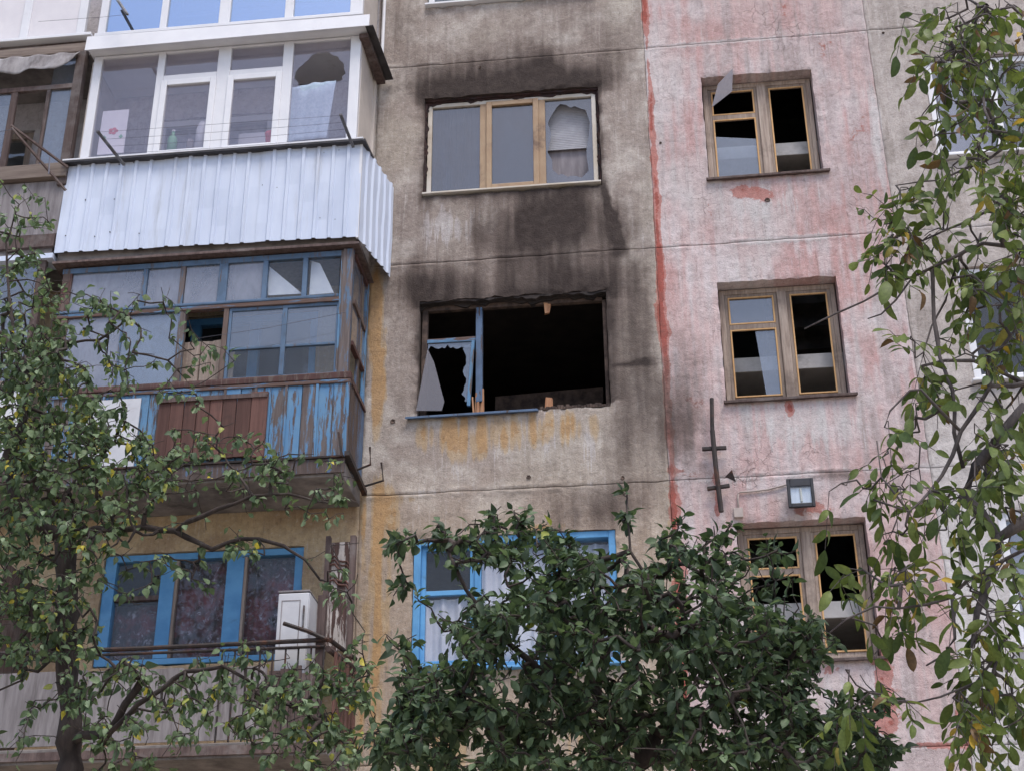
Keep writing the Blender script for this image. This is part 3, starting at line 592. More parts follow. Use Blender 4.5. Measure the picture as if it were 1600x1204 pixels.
# ---- blue framed window two storeys below
w = win(WL, WR, WB-2*H, WT-2*H, 'bright blue framed window half hidden by the dark green tree')
z0, z1 = WB-2*H, WT-2*H; y0 = .02
f = MB().rect(WL+.004, WR-.004, z0+.03, z1-.004, (.07, .07, .06, .07), y0, y0+.14); f.box(-1.20, -1.125, y0+.03, y0+.12, z0+.09, z1-.074); f.box(-1.95, -1.885, y0+.03, y0+.12, z0+.09, z1-.074); f.build('frame', M['blue'], w, .006)
MB().box(WL-.05, WR+.05, -.07, .1, z0-.0, z0+.022).build('sill', M['blue'], w, .004)
f = MB().rect(WL+.074, -1.95, z0+.09, z1-.074, .045, y0+.05, y0+.1); f.box(WL+.119, -1.995, y0+.052, y0+.098, 6.66, 6.71); f.build('sash', M['blue'], w, .004)
pane(WL+.119, -1.995, z0+.135, 6.66, y0+.07, M['glass_low'], w); pane(WL+.119, -1.995, 6.71, z1-.119, y0+.07, M['glass_low'], w)
pane(-1.885, -1.20, z0+.09, z1-.074, y0+.07, M['glass_low'], w); pane(-1.125, WR-.074, z0+.09, z1-.074, y0+.07, M['glass_low'], w)
def curtain(x0, x1, z0, z1, y, mat, label, fold=.014, parent=None, n=60, cat='curtain', nm='curtain', group=None):
    V = []; F = []; m = 6; ph = random.random()*9
    for j in range(m+1):
        for i in range(n+1):
            q = i/n; s = 1+.15*j/m; V.append((x0+(x1-x0)*q, y+fold*s*(math.sin(q*(x1-x0)*38+ph)+.5*math.sin(q*(x1-x0)*81+ph*2)), z1+(z0-z1)*j/m))
    for j in range(m):
        for i in range(n): a = j*(n+1)+i; F.append((a, a+1, a+n+2, a+n+1))
    b = MB(); b.poly(V, F); o = b.build(nm, mat, parent, smooth=True); sl = o.modifiers.new('thickness', 'SOLIDIFY'); sl.thickness = .003
    return tag(o, label, cat, group)
curtain(-1.93, -1.2, z0+.05, z1-.1, .135, M['cloth_white'], 'white sheer curtain in the middle of the bright blue window')
curtain(-1.16, WR-.03, z0+.05, z1-.1, .135, M['cloth_white'], 'white sheer curtain beside the right edge of the bright blue window')
curtain(WL+.05, -1.97, z0+.05, 6.64, .135, M['cloth_white'], 'short white curtain behind the narrow opening sash of the bright blue window')

# ---- white plastic window at the very top, and unseen ones below
w = win(WL, WR, WB+H, WT+H, 'white plastic window at the top edge of the picture')
for k, ww in ((-1, w), (3, win(WL, WR, WB-3*H, WT-3*H, 'white plastic window low on the wall'))):
    z0, z1 = WB-k*H, WT-k*H
    f = MB().rect(WL+.01, WR-.01, z0+.05, z1-.01, .07, .03, .10); f.box(-1.93, -1.83, .03, .10, z0+.12, z1-.08); f.box(-1.27, -1.17, .03, .10, z0+.12, z1-.08); f.build('frame', M['pvc'], ww, .006)
    for a, c in ((WL+.08, -1.93), (-1.83, -1.27), (-1.17, WR-.08)): pane(a, c, z0+.12, z1-.08, .06, M['glass'], ww)
    MB().box(WL-.02, WR+.02, -.06, .1, z0+.015, z0+.04).build('sill', M['pvc'], ww, .003)

# ---- stairwell windows : weathered wood, new glazing beads, panes partly gone
def stair_window(k, label):
    z0, z1 = SB-k*H, ST-k*H; y = .15; w = win(SL, SR, z0, z1, label)
    f = MB().rect(SL+.012, SR-.012, z0+.02, z1-.012, (.055, .05, .055, .055), y, y+.07); xm0, xm1 = 1.215, 1.31
    f.box(xm0, xm1, y-.012, y+.07, z0+.075, z1-.067, .002); f.build('frame', M['wood_grey'], w, .006)
    zt = z1-.46
    s = MB().rect(SL+.067, xm0, z0+.075, z1-.067, .036, y+.012, y+.055); s.box(SL+.10, xm0-.036, y+.006, y+.055, zt-.03, zt+.03); s.build('sash', M['wood_grey'], w, .004)
    s = MB().rect(xm1, SR-.062, z0+.075, z1-.067, .036, y+.012, y+.055); s.build('sash', M['wood_grey'], w, .004)
    P = {'top': (SL+.103, xm0-.036, zt+.03, z1-.103), 'low': (SL+.103, xm0-.036, z0+.111, zt-.03), 'right': (xm1+.036, SR-.098, z0+.111, z1-.103)}
    for n, r in P.items():
        MB().rect(*r, .017, y+.002, y+.02).build('glazing_bead', M['wood_pale'], w, .003)
    s = MB(); s.poly([(SL-.03, -.05, z0-.012), (SR+.07, -.05, z0+.0), (SR+.03, y, z0+.03), (SL+.0, y, z0+.03), (SL-.03, -.05, z0-.042), (SR+.07, -.05, z0-.03), (SR+.03, y, z0+.005), (SL+.0, y, z0+.005)],
                     [(0, 1, 2, 3), (4, 7, 6, 5), (0, 4, 5, 1), (1, 5, 6, 2), (2, 6, 7, 3), (3, 7, 4, 0)]); s.build('sill', M['wood_rot'], w, .004)
    return w, P, y+.022
w, P, yy = stair_window(0, 'weathered wooden stair window, uppermost of the pink strip')
a = P['low']; shard([(a[0], a[2]), (a[1], a[2]), (a[1], a[2]+.50), (a[0], a[2]+.57)], yy, M['glass_dirty'], w)
q4 = [on_plane(u, v, (.72, -.012, 12.45), (-.2, -1, -.12)) for u, v in ((1112, 168), (1144, 143), (1145, 107), (1122, 131))]
g = MB(); g.poly([tuple(q) for q in q4]+[(q[0], q[1]+.005, q[2]) for q in q4], [(0, 1, 2, 3), (7, 6, 5, 4), (0, 4, 5, 1), (1, 5, 6, 2), (2, 6, 7, 3), (3, 7, 4, 0)])
tag(g.build('glass_shard', M['shard_pale']), 'large loose glass shard sticking out of the uppermost wooden stair window', 'glass shard')
w, P, yy = stair_window(1, 'weathered wooden stair window beside the burnt-out opening, upper left pane still glazed')
a = P['top']; pane(*a, yy, M['glass_blue'] if 0 else M['glass_dirty'], w); a = P['low']; shard([(a[0]+.33*(a[1]-a[0])/.5, a[2]), (a[1], a[2]), (a[1], a[3]), (a[0]+.27*(a[1]-a[0])/.5, a[3])], yy, M['glass_dirty'], w)
w, P, yy = stair_window(2, 'weathered wooden stair window under the floodlight, behind the trees')
w, P, yy = stair_window(3, 'wooden stair window low on the wall')
w, P, yy = stair_window(-1, 'wooden stair window at the top of the stair strip')

# ---- windows of the far column
for k, lab in ((-1, 'white plastic window at the top right'), (0, 'white plastic window behind the walnut branches, uppermost in view'), (1, 'dark white-framed window behind the thickest walnut leaves'), (2, 'white window with a grey roller blind behind walnut leaves'), (3, 'white window low behind the walnut tree')):
    z0, z1 = WB-k*H, WT-k*H; w = win(RL, RR, z0, z1, lab)
    f = MB().rect(RL+.01, RR-.01, z0+.06, z1-.01, .075, .04, .11); f.box(3.70, 3.80, .04, .11, z0+.135, z1-.085); f.build('frame', M['pvc'], w, .006)
    pane(RL+.085, 3.70, z0+.135, z1-.085, .07, M['glass'] if k != 1 else M['glass_clear'], w); pane(3.80, RR-.085, z0+.135, z1-.085, .07, M['glass'], w)
    MB().box(RL-.03, RR+.03, -.07, .1, z0+.02, z0+.045).build('sill', M['pvc'], w, .004)
    if k != 1: tag(MB().box(RL+.05, 3.72, .17, .18, z0+(.1 if k == 0 else .3), z1-.05).build('blind', M['room_light'], w), None)

# ------------------------------------------------------------------ fittings on the wall
fl = thing('floodlight', (1.23, -.0, 7.3), 'black square floodlight above the lowest wooden stair window', 'floodlight')
x0, x1, z0, z1 = 1.105, 1.36, 7.30, 7.60
b = MB(); b.poly([(x0, -.14, z0), (x1, -.14, z0), (x1, -.135, z1), (x0, -.135, z1), (x0+.04, -.05, z0+.05), (x1-.04, -.05, z0+.05), (x1-.04, -.02, z1-.03), (x0+.04, -.02, z1-.03)],
                 [(4, 7, 6, 5), (0, 4, 5, 1), (1, 5, 6, 2), (2, 6, 7, 3), (3, 7, 4, 0), (0, 1, 2, 3)]); b.build('housing', M['black_plastic'], fl, .012)
def on_face(a, c, off):      # point on the sloped lamp face
    return (x0+(x1-x0)*a, -.14+.005*c-off, z0+(z1-z0)*c)
b = MB()
for a0, a1, c0, c1 in ((0, .12, 0, 1), (.88, 1, 0, 1), (.12, .88, 0, .14), (.12, .88, .72, 1)):
    q = [on_face(a, c, o) for o in (.0, .035) for a, c in ((a0, c0), (a1, c0), (a1, c1), (a0, c1))]; b.poly(q, [(0, 3, 2, 1), (4, 5, 6, 7), (0, 1, 5, 4), (1, 2, 6, 5), (2, 3, 7, 6), (3, 0, 4, 7)])
b.build('bezel', M['black_plastic'], fl, .006)
q = [on_face(a, c, .004) for a, c in ((.12, .14), (.88, .14), (.88, .72), (.12, .72))]; MB().poly(q+[(p[0], p[1]+.003, p[2]) for p in q], [(0, 1, 2, 3), (7, 6, 5, 4), (0, 4, 5, 1), (1, 5, 6, 2), (2, 6, 7, 3), (3, 7, 4, 0)]).build('reflector', M['reflector'], fl)
MB().tube([on_face(.5, .2, .014), on_face(.5, .66, .014)], .012, 8).build('lamp', M['lamp_tube'], fl)
q = [on_face(a, c, .026) for a, c in ((.12, .14), (.88, .14), (.88, .72), (.12, .72))]; MB().poly(q+[(p[0], p[1]-.003, p[2]) for p in q], [(0, 3, 2, 1), (4, 5, 6, 7), (0, 1, 5, 4), (1, 2, 6, 5), (2, 3, 7, 6), (3, 0, 4, 7)]).build('cover_glass', M['glass_clear'], fl)
MB().box(1.19, 1.27, -.06, .0, 7.46, 7.58).build('bracket', M['black_plastic'], fl, .004)
jb = thing('junction_box', (.66, 0, 7.2), 'small pale junction box with a cable running to the floodlight', 'junction box')
xa, za = X(1146, 800), Z(1146, 800)
MB().box(X(1146, 800), X(1161, 800), -.045, -.004, Z(1150, 810), Z(1150, 795)).build('box', M['cable'], jb, .006)
MB().tube([(*at(u, v, -.02),) for u, v in ((1154, 796), (1153, 780), (1153, 771), (1157, 768), (1175, 767), (1200, 764), (1215, 760), (1230, 756))], .009, 7).build('cable', M['cable'], jb, smooth=True)
br = thing('wall_bracket', (.45, 0, 7.33), 'rusty iron pole with two short crossbars fixed to the pink wall', 'bracket')
MB().tube([at(1112, 622, -.09), at(1113, 672, -.09), at(1114, 675, -.1)], .020, 8).build('upper_pole', M['rust'], br)
MB().tube([at(1113, 672, -.1), at(1118, 725, -.1), at(1127, 799, -.1)], .024, 8).build('lower_pole', M['rust'], br)
for u0, v0, u1, v1 in ((1097, 701, 1135, 699), (1105, 763, 1140, 758)):
    MB().bar(at(u0, v0, -.07), at(u1, v1, -.07), .035, .035).build('crossbar', M['rust'], br, .004)
    MB().tube([at((u0+u1)/2+2, v0, -.07), (at((u0+u1)/2+2, v0, -.07)[0], .01, at((u0+u1)/2+2, v0, -.07)[2])], .014, 6).build('anchor', M['rust'], br)
pl = at(1141, 744, 0); b = MB(); b.poly([(pl[0]-.05, -.004, pl[2]), (pl[0]+.05, -.004, pl[2]-.06), (pl[0]+.02, -.03, pl[2]+.06), (pl[0], .02, pl[2])], [(0, 1, 2), (0, 2, 3), (1, 3, 2), (0, 3, 1)]); tag(b.build('steel_plate', M['rust']), 'small rusty triangular plate sticking out of the joint by the pole', 'plate')
# bullet and splinter holes in the plaster
for i, (u, v, r_) in enumerate(((614, 658, .026), (1199, 313, .026), (826, 745, .02), (973, 746, .018), (750, 106, .012), (1032, 224, .014), (1380, 52, .012))):
    c = at(u, v, 0); b = MB(); n = 11
    P = [(c[0]+math.cos(2*math.pi*j/n)*r_*random.uniform(.75, 1.3), -.011, c[2]+math.sin(2*math.pi*j/n)*r_*random.uniform(.7, 1.15)) for j in range(n)]
    b.poly(P+[(c[0]+(p[0]-c[0])*1.15, .01, c[2]+(p[2]-c[2])*1.15) for p in P]+[(c[0], -.002, c[2])], [(j, (j+1) % n, 2*n) for j in range(n)]+[(j, j+n, (j+1) % n+n, (j+1) % n) for j in range(n)])
    b.build('splinter_hole', M['char'], building)
# ------------------------------------------------------------------ balconies
def balcony(z, label): return empty('balcony', (-4.7, 0, z), building, label=label)
BX0, BX1 = -6.33, -3.08

# ======== the white glazed balcony clad in ribbed sheet metal
B = balcony(10.25, 'white glazed balcony clad in pale ribbed sheet metal, above the blue wooden one')
MB().box(BX0+.02, BX1-.02, -.76, -.02, 10.22, 10.38).build('slab', M['concrete'], B)
MB().box(BX0, BX1+.03, -.83, -.03, 10.19, 10.215, .006).build('edge_board', M['wood_rot'], B)
def ribbed(p, q, zb, zt, out, pitch=.162, rib=.036, h=.02, name='metal_sheet', flip=1):
    """ribbed sheet between plan points p and q; zb, zt (bottom, top) may be pairs"""
    p = Vector((p[0], p[1], 0)); q = Vector((q[0], q[1], 0)); L = (q-p).length; t = (q-p)/L; n = Vector(out).normalized()
    prof = []; s = 0.0
    while s < L-1e-6:
        for a, o in ((0, 0), (pitch-rib-.016, 0), (pitch-rib-.004, h), (pitch-.012, h), (pitch-.0005, 0)):
            if s+a <= L: prof.append((s+a, o))
        s += pitch
    prof.append((L, 0)); zb = zb if isinstance(zb, tuple) else (zb, zb); zt = zt if isinstance(zt, tuple) else (zt, zt)
    V = []; F = []; m = 5; th = .0022
    for side in (0, 1):
        for a, o in prof:
            for j in range(m+1):
                f_ = a/L; z = (zb[0]+(zb[1]-zb[0])*f_)*(1-j/m)+(zt[0]+(zt[1]-zt[0])*f_)*j/m
                w = .004*math.sin(a*5.1+j*1.3)+.003*math.sin(a*13+j*2.1)
                c = p+t*a+n*(o+w-side*th); V.append((c.x, c.y, z))
    k = len(prof); N = k*(m+1)
    for i in range(k-1):
        for j in range(m):
            a = i*(m+1)+j; F.append((a, a+m+1, a+m+2, a+1)); F.append((N+a, N+a+1, N+a+m+2, N+a+m+1))
        F.append((i*(m+1), N+i*(m+1), N+(i+1)*(m+1), (i+1)*(m+1))); a = i*(m+1)+m; F.append((a, a+m+1, N+a+m+1, N+a))
    b = MB(); b.poly(V, F); return b.build(name, M['metal'], B)
seg = np.linspace(BX0, BX1+.015, 4)
for i in range(3):
    ribbed((seg[i]+(.0 if i == 0 else .002), -.815-.005*i), (seg[i+1], -.815-.005*i), (10.33-.02*i, 10.31-.02*i), 11.452, (0, -1, 0))
ribbed((BX1+.02, -.81), (-2.87, -.02), (10.25, 10.25), (11.45, 11.42), (1, .3, 0), pitch=.15)
MB().box(BX1-.005, BX1+.022, -.825, -.79, 10.26, 11.452).build('corner_trim', M['pvc'], B)
sc = MB()
for i in range(20):
    for zz in (10.52, 10.98, 11.40):
        if random.random() < .6: zq = zz+random.uniform(-.04, .03); xq = BX0+.1+i*.162; sc.box(xq-.004, xq+.004, -.825, -.81, zq, zq+.009)
tag(sc.build('screws', M['metal_edge'], B), kind='stuff')
MB().box(BX0-.03, BX1+.04, -.90, -.70, 11.462, 11.482).build('sill', M['pvc'], B, .003)
MB().box(BX0-.03, BX1+.038, -.895, -.80, 11.440, 11.461).build('sill_gap_shade', M['metal_edge'], B)  # dark strip put in for the shade of the gap under the sill
MB().bar((BX1+.03, -.88, 11.455), (-2.97, -.02, 11.43), .06, .03, (0, 0, 1)).build('side_sill', M['metal_edge'], B)
yg = -.80
MU = [(-6.215, -6.115), (-5.46, -5.377), (-4.765, -4.615), (-4.018, -3.903), (-3.255, -3.14)]
zg0, zg1 = 11.485, 12.955
f = MB()
for a, c in MU: f.box(a, c, yg, yg+.07, zg0, zg1)
for (a, c), (d, e) in zip(MU, MU[1:]): f.box(c, d, yg+.001, yg+.069, zg0, zg0+.045); f.box(c, d, yg+.001, yg+.069, zg1-.03, zg1)
for i in (1, 2): f.box(MU[i][1], MU[i+1][0], yg+.001, yg+.069, 12.515, 12.61)
f.build('window_frame', M['pvc'], B, .006)
for i in (1, 2):
    a, c = MU[i][1], MU[i+1][0]
    MB().rect(a-.01, c+.01, zg0+.01, 12.525, .07, yg-.02, yg+.04).build('sash', M['pvc'], B, .006)
    pane(a+.06, c-.06, zg0+.08, 12.455, yg+.01, M['glass_lilac'], B); pane(a, c, 12.61, zg1-.03, yg+.03, M['glass_lilac'], B)
pane(MU[0][1], MU[1][0], zg0+.045, zg1-.03, yg+.03, M['glass_lilac'], B)
hole = [(X(u, v, yg), Z(u, v, yg)) for u, v in ((461, 120), (466, 104), (474, 94), (484, 87), (492, 82), (503, 80), (515, 81), (525, 85), (531, 92), (536, 101), (538, 111), (535, 121), (526, 126), (512, 127), (498, 132), (484, 137), (471, 140), (464, 128))]
hj = []
for (xa_, za_), (xb_, zb_) in zip(hole, hole[1:]+hole[:1]):          # splintered edge
    hj.append((xa_+random.uniform(-.012, .012), za_+random.uniform(-.012, .012))); f_ = random.uniform(.3, .7); nx_, nz_ = -(zb_-za_), xb_-xa_; k_ = random.uniform(-.22, .28)
    hj.append((xa_+(xb_-xa_)*f_+nx_*k_, za_+(zb_-za_)*f_+nz_*k_))
hole = hj
hole = [(max(MU[3][1]+.02, min(MU[4][0]-.02, x)), z) for x, z in hole]
jag_ring(MU[3][1], MU[4][0], zg0+.045, zg1-.03, hole[::-1], yg+.03, M['glass_lilac'], B)
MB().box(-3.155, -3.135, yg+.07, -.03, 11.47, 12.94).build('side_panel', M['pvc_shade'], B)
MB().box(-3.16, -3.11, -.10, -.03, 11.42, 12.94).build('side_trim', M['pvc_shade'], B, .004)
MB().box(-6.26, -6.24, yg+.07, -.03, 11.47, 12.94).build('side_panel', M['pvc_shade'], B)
MB().bar((-3.10, -.86, 12.90), (-3.06, -.03, 12.90), .10, .06, (0, 0, 1)).build('roof_beam', M['wood_rot'], B)
MB().box(-6.25, -3.05, -.93, -.03, 12.965, 13.0).build('roof_sheet', M['pvc'], B)
MB().poly([(-6.27, -.965, 12.925), (-3.02, -.965, 12.945), (-3.02, -.95, 13.115), (-6.27, -.95, 13.13), (-6.27, -.94, 12.93), (-3.02, -.94, 12.95), (-3.02, -.93, 13.11), (-6.27, -.93, 13.125)],
          [(0, 1, 2, 3), (4, 7, 6, 5), (0, 4, 5, 1), (1, 5, 6, 2), (2, 6, 7, 3), (3, 7, 4, 0)]).build('fascia', M['pvc'], B)
MB().bar((-3.02, -.955, 12.95), (-2.965, -.03, 12.93), .012, .09, (1, 0, 0)).build('fascia', M['metal_edge'], B)
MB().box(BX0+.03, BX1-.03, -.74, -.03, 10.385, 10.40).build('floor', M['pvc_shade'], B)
MB().box(BX0+.03, BX1-.06, -.775, -.745, 10.40, 11.44).build('inner_parapet', M['pvc'], B)
# things kept on that balcony
sh = thing('shelf', (-4.6, -.62, 11.48), 'narrow inner shelf behind the white balcony panes', 'shelf')
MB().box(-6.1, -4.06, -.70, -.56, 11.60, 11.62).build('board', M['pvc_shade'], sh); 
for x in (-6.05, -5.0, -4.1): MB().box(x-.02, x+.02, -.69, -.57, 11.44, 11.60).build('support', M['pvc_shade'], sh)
d = thing('drawing', (X(178, 195, -.74), -.74, 11.62), 'white sheet with pink flower drawing standing behind the first balcony pane', 'drawing')
dx0, dx1, dz0, dz1 = X(155, 217, -.74), X(202, 172, -.74), 11.625, Z(180, 173, -.74)
MB().box(dx0, dx1, -.742, -.738, dz0, dz1).build('sheet', M['paper'], d)
cx, cz = (dx0+dx1)/2, (dz0+dz1)/2-.01
for i in range(5):
    a = i*1.257; b = MB(); n = 9; b.prism([(cx+.035*math.cos(a)+.024*math.cos(6.283*j/n), cz+.03*math.sin(a)+.02+.02*math.sin(6.283*j/n)) for j in range(n)], -.7455, -.7425); b.build('petal', M['pink'], d)
for s in (-1, 1): b = MB(); b.prism([(cx+s*.07, cz-.06), (cx+s*.10, cz-.03), (cx+s*.12, cz-.065), (cx+s*.095, cz-.09)], -.7455, -.7425); b.build('leaf_mark', M['green_ink'], d)
def lathe(prof, c, n=14):
    b = MB(); V = []; F = []
    for r_, z in prof: V += [(c[0]+r_*math.cos(6.2832*i/n), c[1]+r_*math.sin(6.2832*i/n), c[2]+z) for i in range(n)]
    for k in range(len(prof)-1):
        for i in range(n): F.append((k*n+i, k*n+(i+1) % n, (k+1)*n+(i+1) % n, (k+1)*n+i))
    F.append(tuple(range(n-1, -1, -1))); F.append(tuple((len(prof)-1)*n+i for i in range(n))); b.poly(V, F); return b
def bottle(u, v, lab, mat, h, r_, cat='bottle', prof=None):
    x = X(u, v, -.63); t = thing(cat.replace(' ', '_'), (x, -.63, 11.622), lab, cat)
    lathe(prof or [(r_, 0), (r_, h*.6), (r_*.8, h*.72), (r_*.35, h*.8), (r_*.35, h*.95)], (x, -.63, 11.622)).build('body', mat, t, smooth=True)
    lathe([(r_*.42, h*.95), (r_*.42, h)], (x, -.63, 11.622), 10).build('cap', M['white_enamel'], t)
bottle(272, 200, 'green bottle behind the second balcony pane', M['green_ink'], .34, .055)
bottle(318, 198, 'tall white canister behind the second balcony pane', M['white_enamel'], .42, .075, 'canister', [(.075, 0), (.075, .3), (.06, .38), (.05, .40)])
bottle(300, 200, 'small grey jar between the green bottle and the white canister', M['asbestos'], .2, .04, 'jar', [(.04, 0), (.04, .16), (.03, .19)])
bottle(426, 190, 'rose plastic tub behind the third balcony pane', M['rose'], .2, .07, 'tub', [(.05, 0), (.07, .17), (.075, .19)])
t = thing('white_cabinet', (-4.3, -.3, 10.4), 'low white cabinet standing behind the third balcony pane', 'cabinet')
MB().box(-4.55, -4.07, -.50, -.15, 10.41, 11.95).build('carcass', M['white_enamel'], t, .01); MB().box(-4.54, -4.08, -.518, -.5, 10.5, 11.94).build('door', M['white_enamel'], t, .008)
# towel on the inner line
def towel():
    V = []; F = []; n = 24; m = 18; z1 = Z(500, 133, -.70); z0 = Z(480, 224, -.70); x0, x1 = X(456, 140, -.7), X(526, 130, -.7)
    for j in range(m+1):
        for i in range(n+1):
            q = i/n; s = j/m; V.append((x0+(x1-x0)*q-.06*s*q, -.735+.010*math.sin(q*9+s*2)+.007*math.sin(q*21)+.015*s*math.sin(q*5), z1+(z0-z1)*s+.05*(q-.6)*(1-s)+.03*math.sin(q*3.0)*s))
    for j in range(m):
        for i in range(n): a = j*(n+1)+i; F.append((a, a+1, a+n+2, a+n+1))
    b = MB(); b.poly(V, F); o = b.build('towel', M['cloth_blue'], smooth=True); sl = o.modifiers.new('t', 'SOLIDIFY'); sl.thickness = .006
    return o
tag(towel(), 'pale blue towel hanging behind the broken pane of the white balcony', 'towel')
# drying lines in front
def drying_rack(arms, label, y0, y1, nl=4, sag=.03):
    c0 = at(*arms[0][0], y0); t = thing('clothes_line', c0, label, 'clothes line'); ends = []
    for (a, c) in arms:
        p, q = Vector(at(*a, y0)), Vector(at(*c, y1)); MB().bar(p, q, .028, .022, (0, 0, 1)).build('arm', M['steel'], t); ends.append((p, q))
    for k in range(nl):
        f_ = .35+.62*k/max(1, nl-1); p = ends[0][0].lerp(ends[0][1], f_); q = ends[1][0].lerp(ends[1][1], f_)
        MB().tube([p.lerp(q, i/14)+Vector((0, 0, -4*sag*(1-.3*k)*(i/14)*(1-i/14))) for i in range(15)], .0022, 4).build('line', M['line'], t)
drying_rack([((194, 258), (152, 205)), ((552, 230), (532, 179))], 'clothes line on two steel arms in front of the white balcony panes', -.90, -1.42)

# ======== the balcony above it, blue mirror glass, cut by the top of the picture
B = balcony(13.12, 'white framed balcony with sky blue mirror panes at the top of the picture')
MB().box(BX0+.03, BX1+.02, -.78, -.02, 13.01, 13.10).build('slab', M['concrete'], B)
MB().box(BX0+.1, -3.12, -.87, -.70, 13.20, 13.245).build('sill', M['pvc'], B, .004); MB().box(BX0+.1, -3.14, -.80, -.72, 13.10, 13.2).build('parapet', M['pvc'], B)
f = MB(); MX = [(-6.23, -6.14), (-5.50, -5.42), (-4.81, -4.68), (-4.04, -3.94), (-3.285, -3.14)]
for a, c in MX: f.box(a, c, yg, yg+.07, 13.25, 14.75)
for (a, c), (d, e) in zip(MX, MX[1:]): f.box(c, d, yg+.001, yg+.069, 13.25, 13.285); f.box(c, d, yg+.001, yg+.069, 14.7, 14.75); pane(c, d, 13.285, 14.7, yg+.03, M['glass_blue'], B)
f.build('window_frame', M['pvc'], B, .006)
for x in (-3.16, -6.25): MB().box(x, x+.02, yg+.07, -.03, 13.11, 14.75).build('side_panel', M['pvc_shade'], B)
MB().tube([(-3.06, -.06, 13.0), (-3.05, -.06, 15.6)], .02, 8).build('drain_pipe', M['pvc'], B)
MB().box(-6.3, -3.0, -.95, -.02, 14.76, 14.86).build('roof_sheet', M['metal'], B)
t = thing('drying_arm', at(183, -20, -.9), 'single steel drying arm with a wire, in front of the blue mirror panes', 'drying arm')
p, q = at(178, -8, -.9), at(199, 23, -1.4); MB().bar(p, q, .028, .022, (0, 0, 1)).build('arm', M['steel'], t); MB().tube([at(199, 23, -1.4), at(160, 27, -1.4), at(60, 34, -1.4)], .0025, 4).build('line', M['line'], t)

# ======== the blue wooden balcony
B = balcony(7.6, 'old blue wooden glazed balcony with flaking paint and clouded panes')
yf = -.75; x0, x1 = -6.2, -3.09
MB().box(BX0+.05, BX1-.02, -.80, -.02, 7.60, 7.76, .008).build('slab', M['concrete'], B, .01)
MB().box(BX0+.05, BX1-.01, -.822, -.803, 7.62, 7.77, .006).build('edge_board', M['blue_dark'], B)
MB().box(BX0+.05, BX1-.02, -.84, -.70, 7.772, 7.79, .004).build('drip_edge', M['rust'], B)
n = 20; pw = (x1-x0)/n
for i in range(n):
    MB().box(x0+i*pw+.003, x0+(i+1)*pw-.003, -.775+random.uniform(-.005, .005), -.752, 7.795+random.uniform(0, .02), 8.635+random.uniform(-.01, .01), .003).build('plank', M['blue_peel'], B, .003)
    if i % 2: MB().box(x0+(i+1)*pw-.018, x0+(i+1)*pw+.010, -.788, -.777, 7.80, 8.64, .002).build('cover_strip', M['blue_peel'], B)
for i in range(5):
    a = -.74+.145*i; MB().box(x1-.025, x1-.004, a+.003, a+.142, 7.79+random.uniform(0, .02), 8.64, .003).build('plank', M['blue_dark'], B, .003)
MB().box(x0-.03, x1+.02, -.80, -.70, 8.645, 8.715, .005).build('hand_rail', M['brown_peel'], B, .005); MB().box(x0-.03, x1+.015, -.79, -.71, 8.60, 8.642, .004).build('lower_rail', M['blue_peel_h'], B, .004)
MB().box(-3.16, x1+.01, -.70, -.02, 8.645, 8.71, .005).build('side_rail', M['brown_peel'], B, .004)
MB().box(-3.215, -3.115, yf-.02, yf+.08, 8.715, 10.17, .004).build('corner_post', M['blue_grey'], B, .006); MB().box(-3.245, -3.216, yf-.01, yf+.05, 8.715, 10.16, .004).build('corner_post', M['blue_peel'], B, .005)
MB().box(x0-.03, -3.24, yf-.015, yf+.06, 9.555, 9.60, .004).build('middle_rail', M['blue_peel_h'], B, .005); MB().box(x0-.03, -3.245, yf-.022, yf-.004, 9.602, 9.635, .004).build('middle_rail', M['blue_grey'], B, .004)
MB().box(x0-.03, -3.12, yf, yf+.07, 10.10, 10.165, .004).build('top_rail', M['blue_grey'], B, .005)
UP = [-6.17, -5.325, -4.92, -4.485, -4.038, -3.62, -3.23]
for i, x in enumerate(UP[:-1]): MB().box(x-(.05 if i in (0, 3) else .026), x+(.05 if i in (0, 3) else .026), yf, yf+.055, 9.605, 10.10, .004).build('post', M['blue_grey'] if i not in (0,) else M['brown_peel'], B, .004)
mats = ['film', 'film', 'film', 'film', 'glass_clear', 'glass_clear']
for i in range(6): pane(UP[i]+.03, UP[i+1]-.03, 9.605, 10.10, yf+.025, M[mats[i]], B)
for a, c, mt in ((-6.17, -6.10, 'brown_peel'), (-4.909, -4.842, 'blue_peel'), (-4.44, -4.384, 'brown_peel')): MB().box(a, c, yf-.005, yf+.06, 8.715, 9.555, .004).build('post', M[mt], B, .004)
MB().box(-6.10, -4.912, yf+.04, yf+.05, 8.74, 9.53).build('white_board', M['white_enamel'], B); pane(-6.10, -5.52, 8.73, 9.55, yf+.015, M['film'], B); pane(-5.50, -4.912, 8.73, 9.55, yf+.015, M['glass_dirty'], B); MB().box(-5.52, -5.50, yf+.005, yf+.035, 8.72, 9.555).build('post', M['blue_grey'], B)
f = MB(); a, c = -4.384, -3.245; f.rect(a, c, 8.72, 9.553, (.03, .02, .03, .035), yf+.005, yf+.05); f.box(-3.825, -3.775, yf+.004, yf+.05, 8.75, 9.518); f.box(a+.03, -3.825, yf+.006, yf+.048, 9.065, 9.095); f.box(-3.775, c-.02, yf+.006, yf+.048, 9.065, 9.095); f.build('sash', M['blue_grey'], B, .004)
for p_, q_ in ((a+.03, -3.825), (-3.775, c-.02)): pane(p_, q_, 9.095, 9.518, yf+.02, M['glass_dirty'], B); pane(p_, q_, 8.75, 9.065, yf+.02, M['glass_clear'], B)
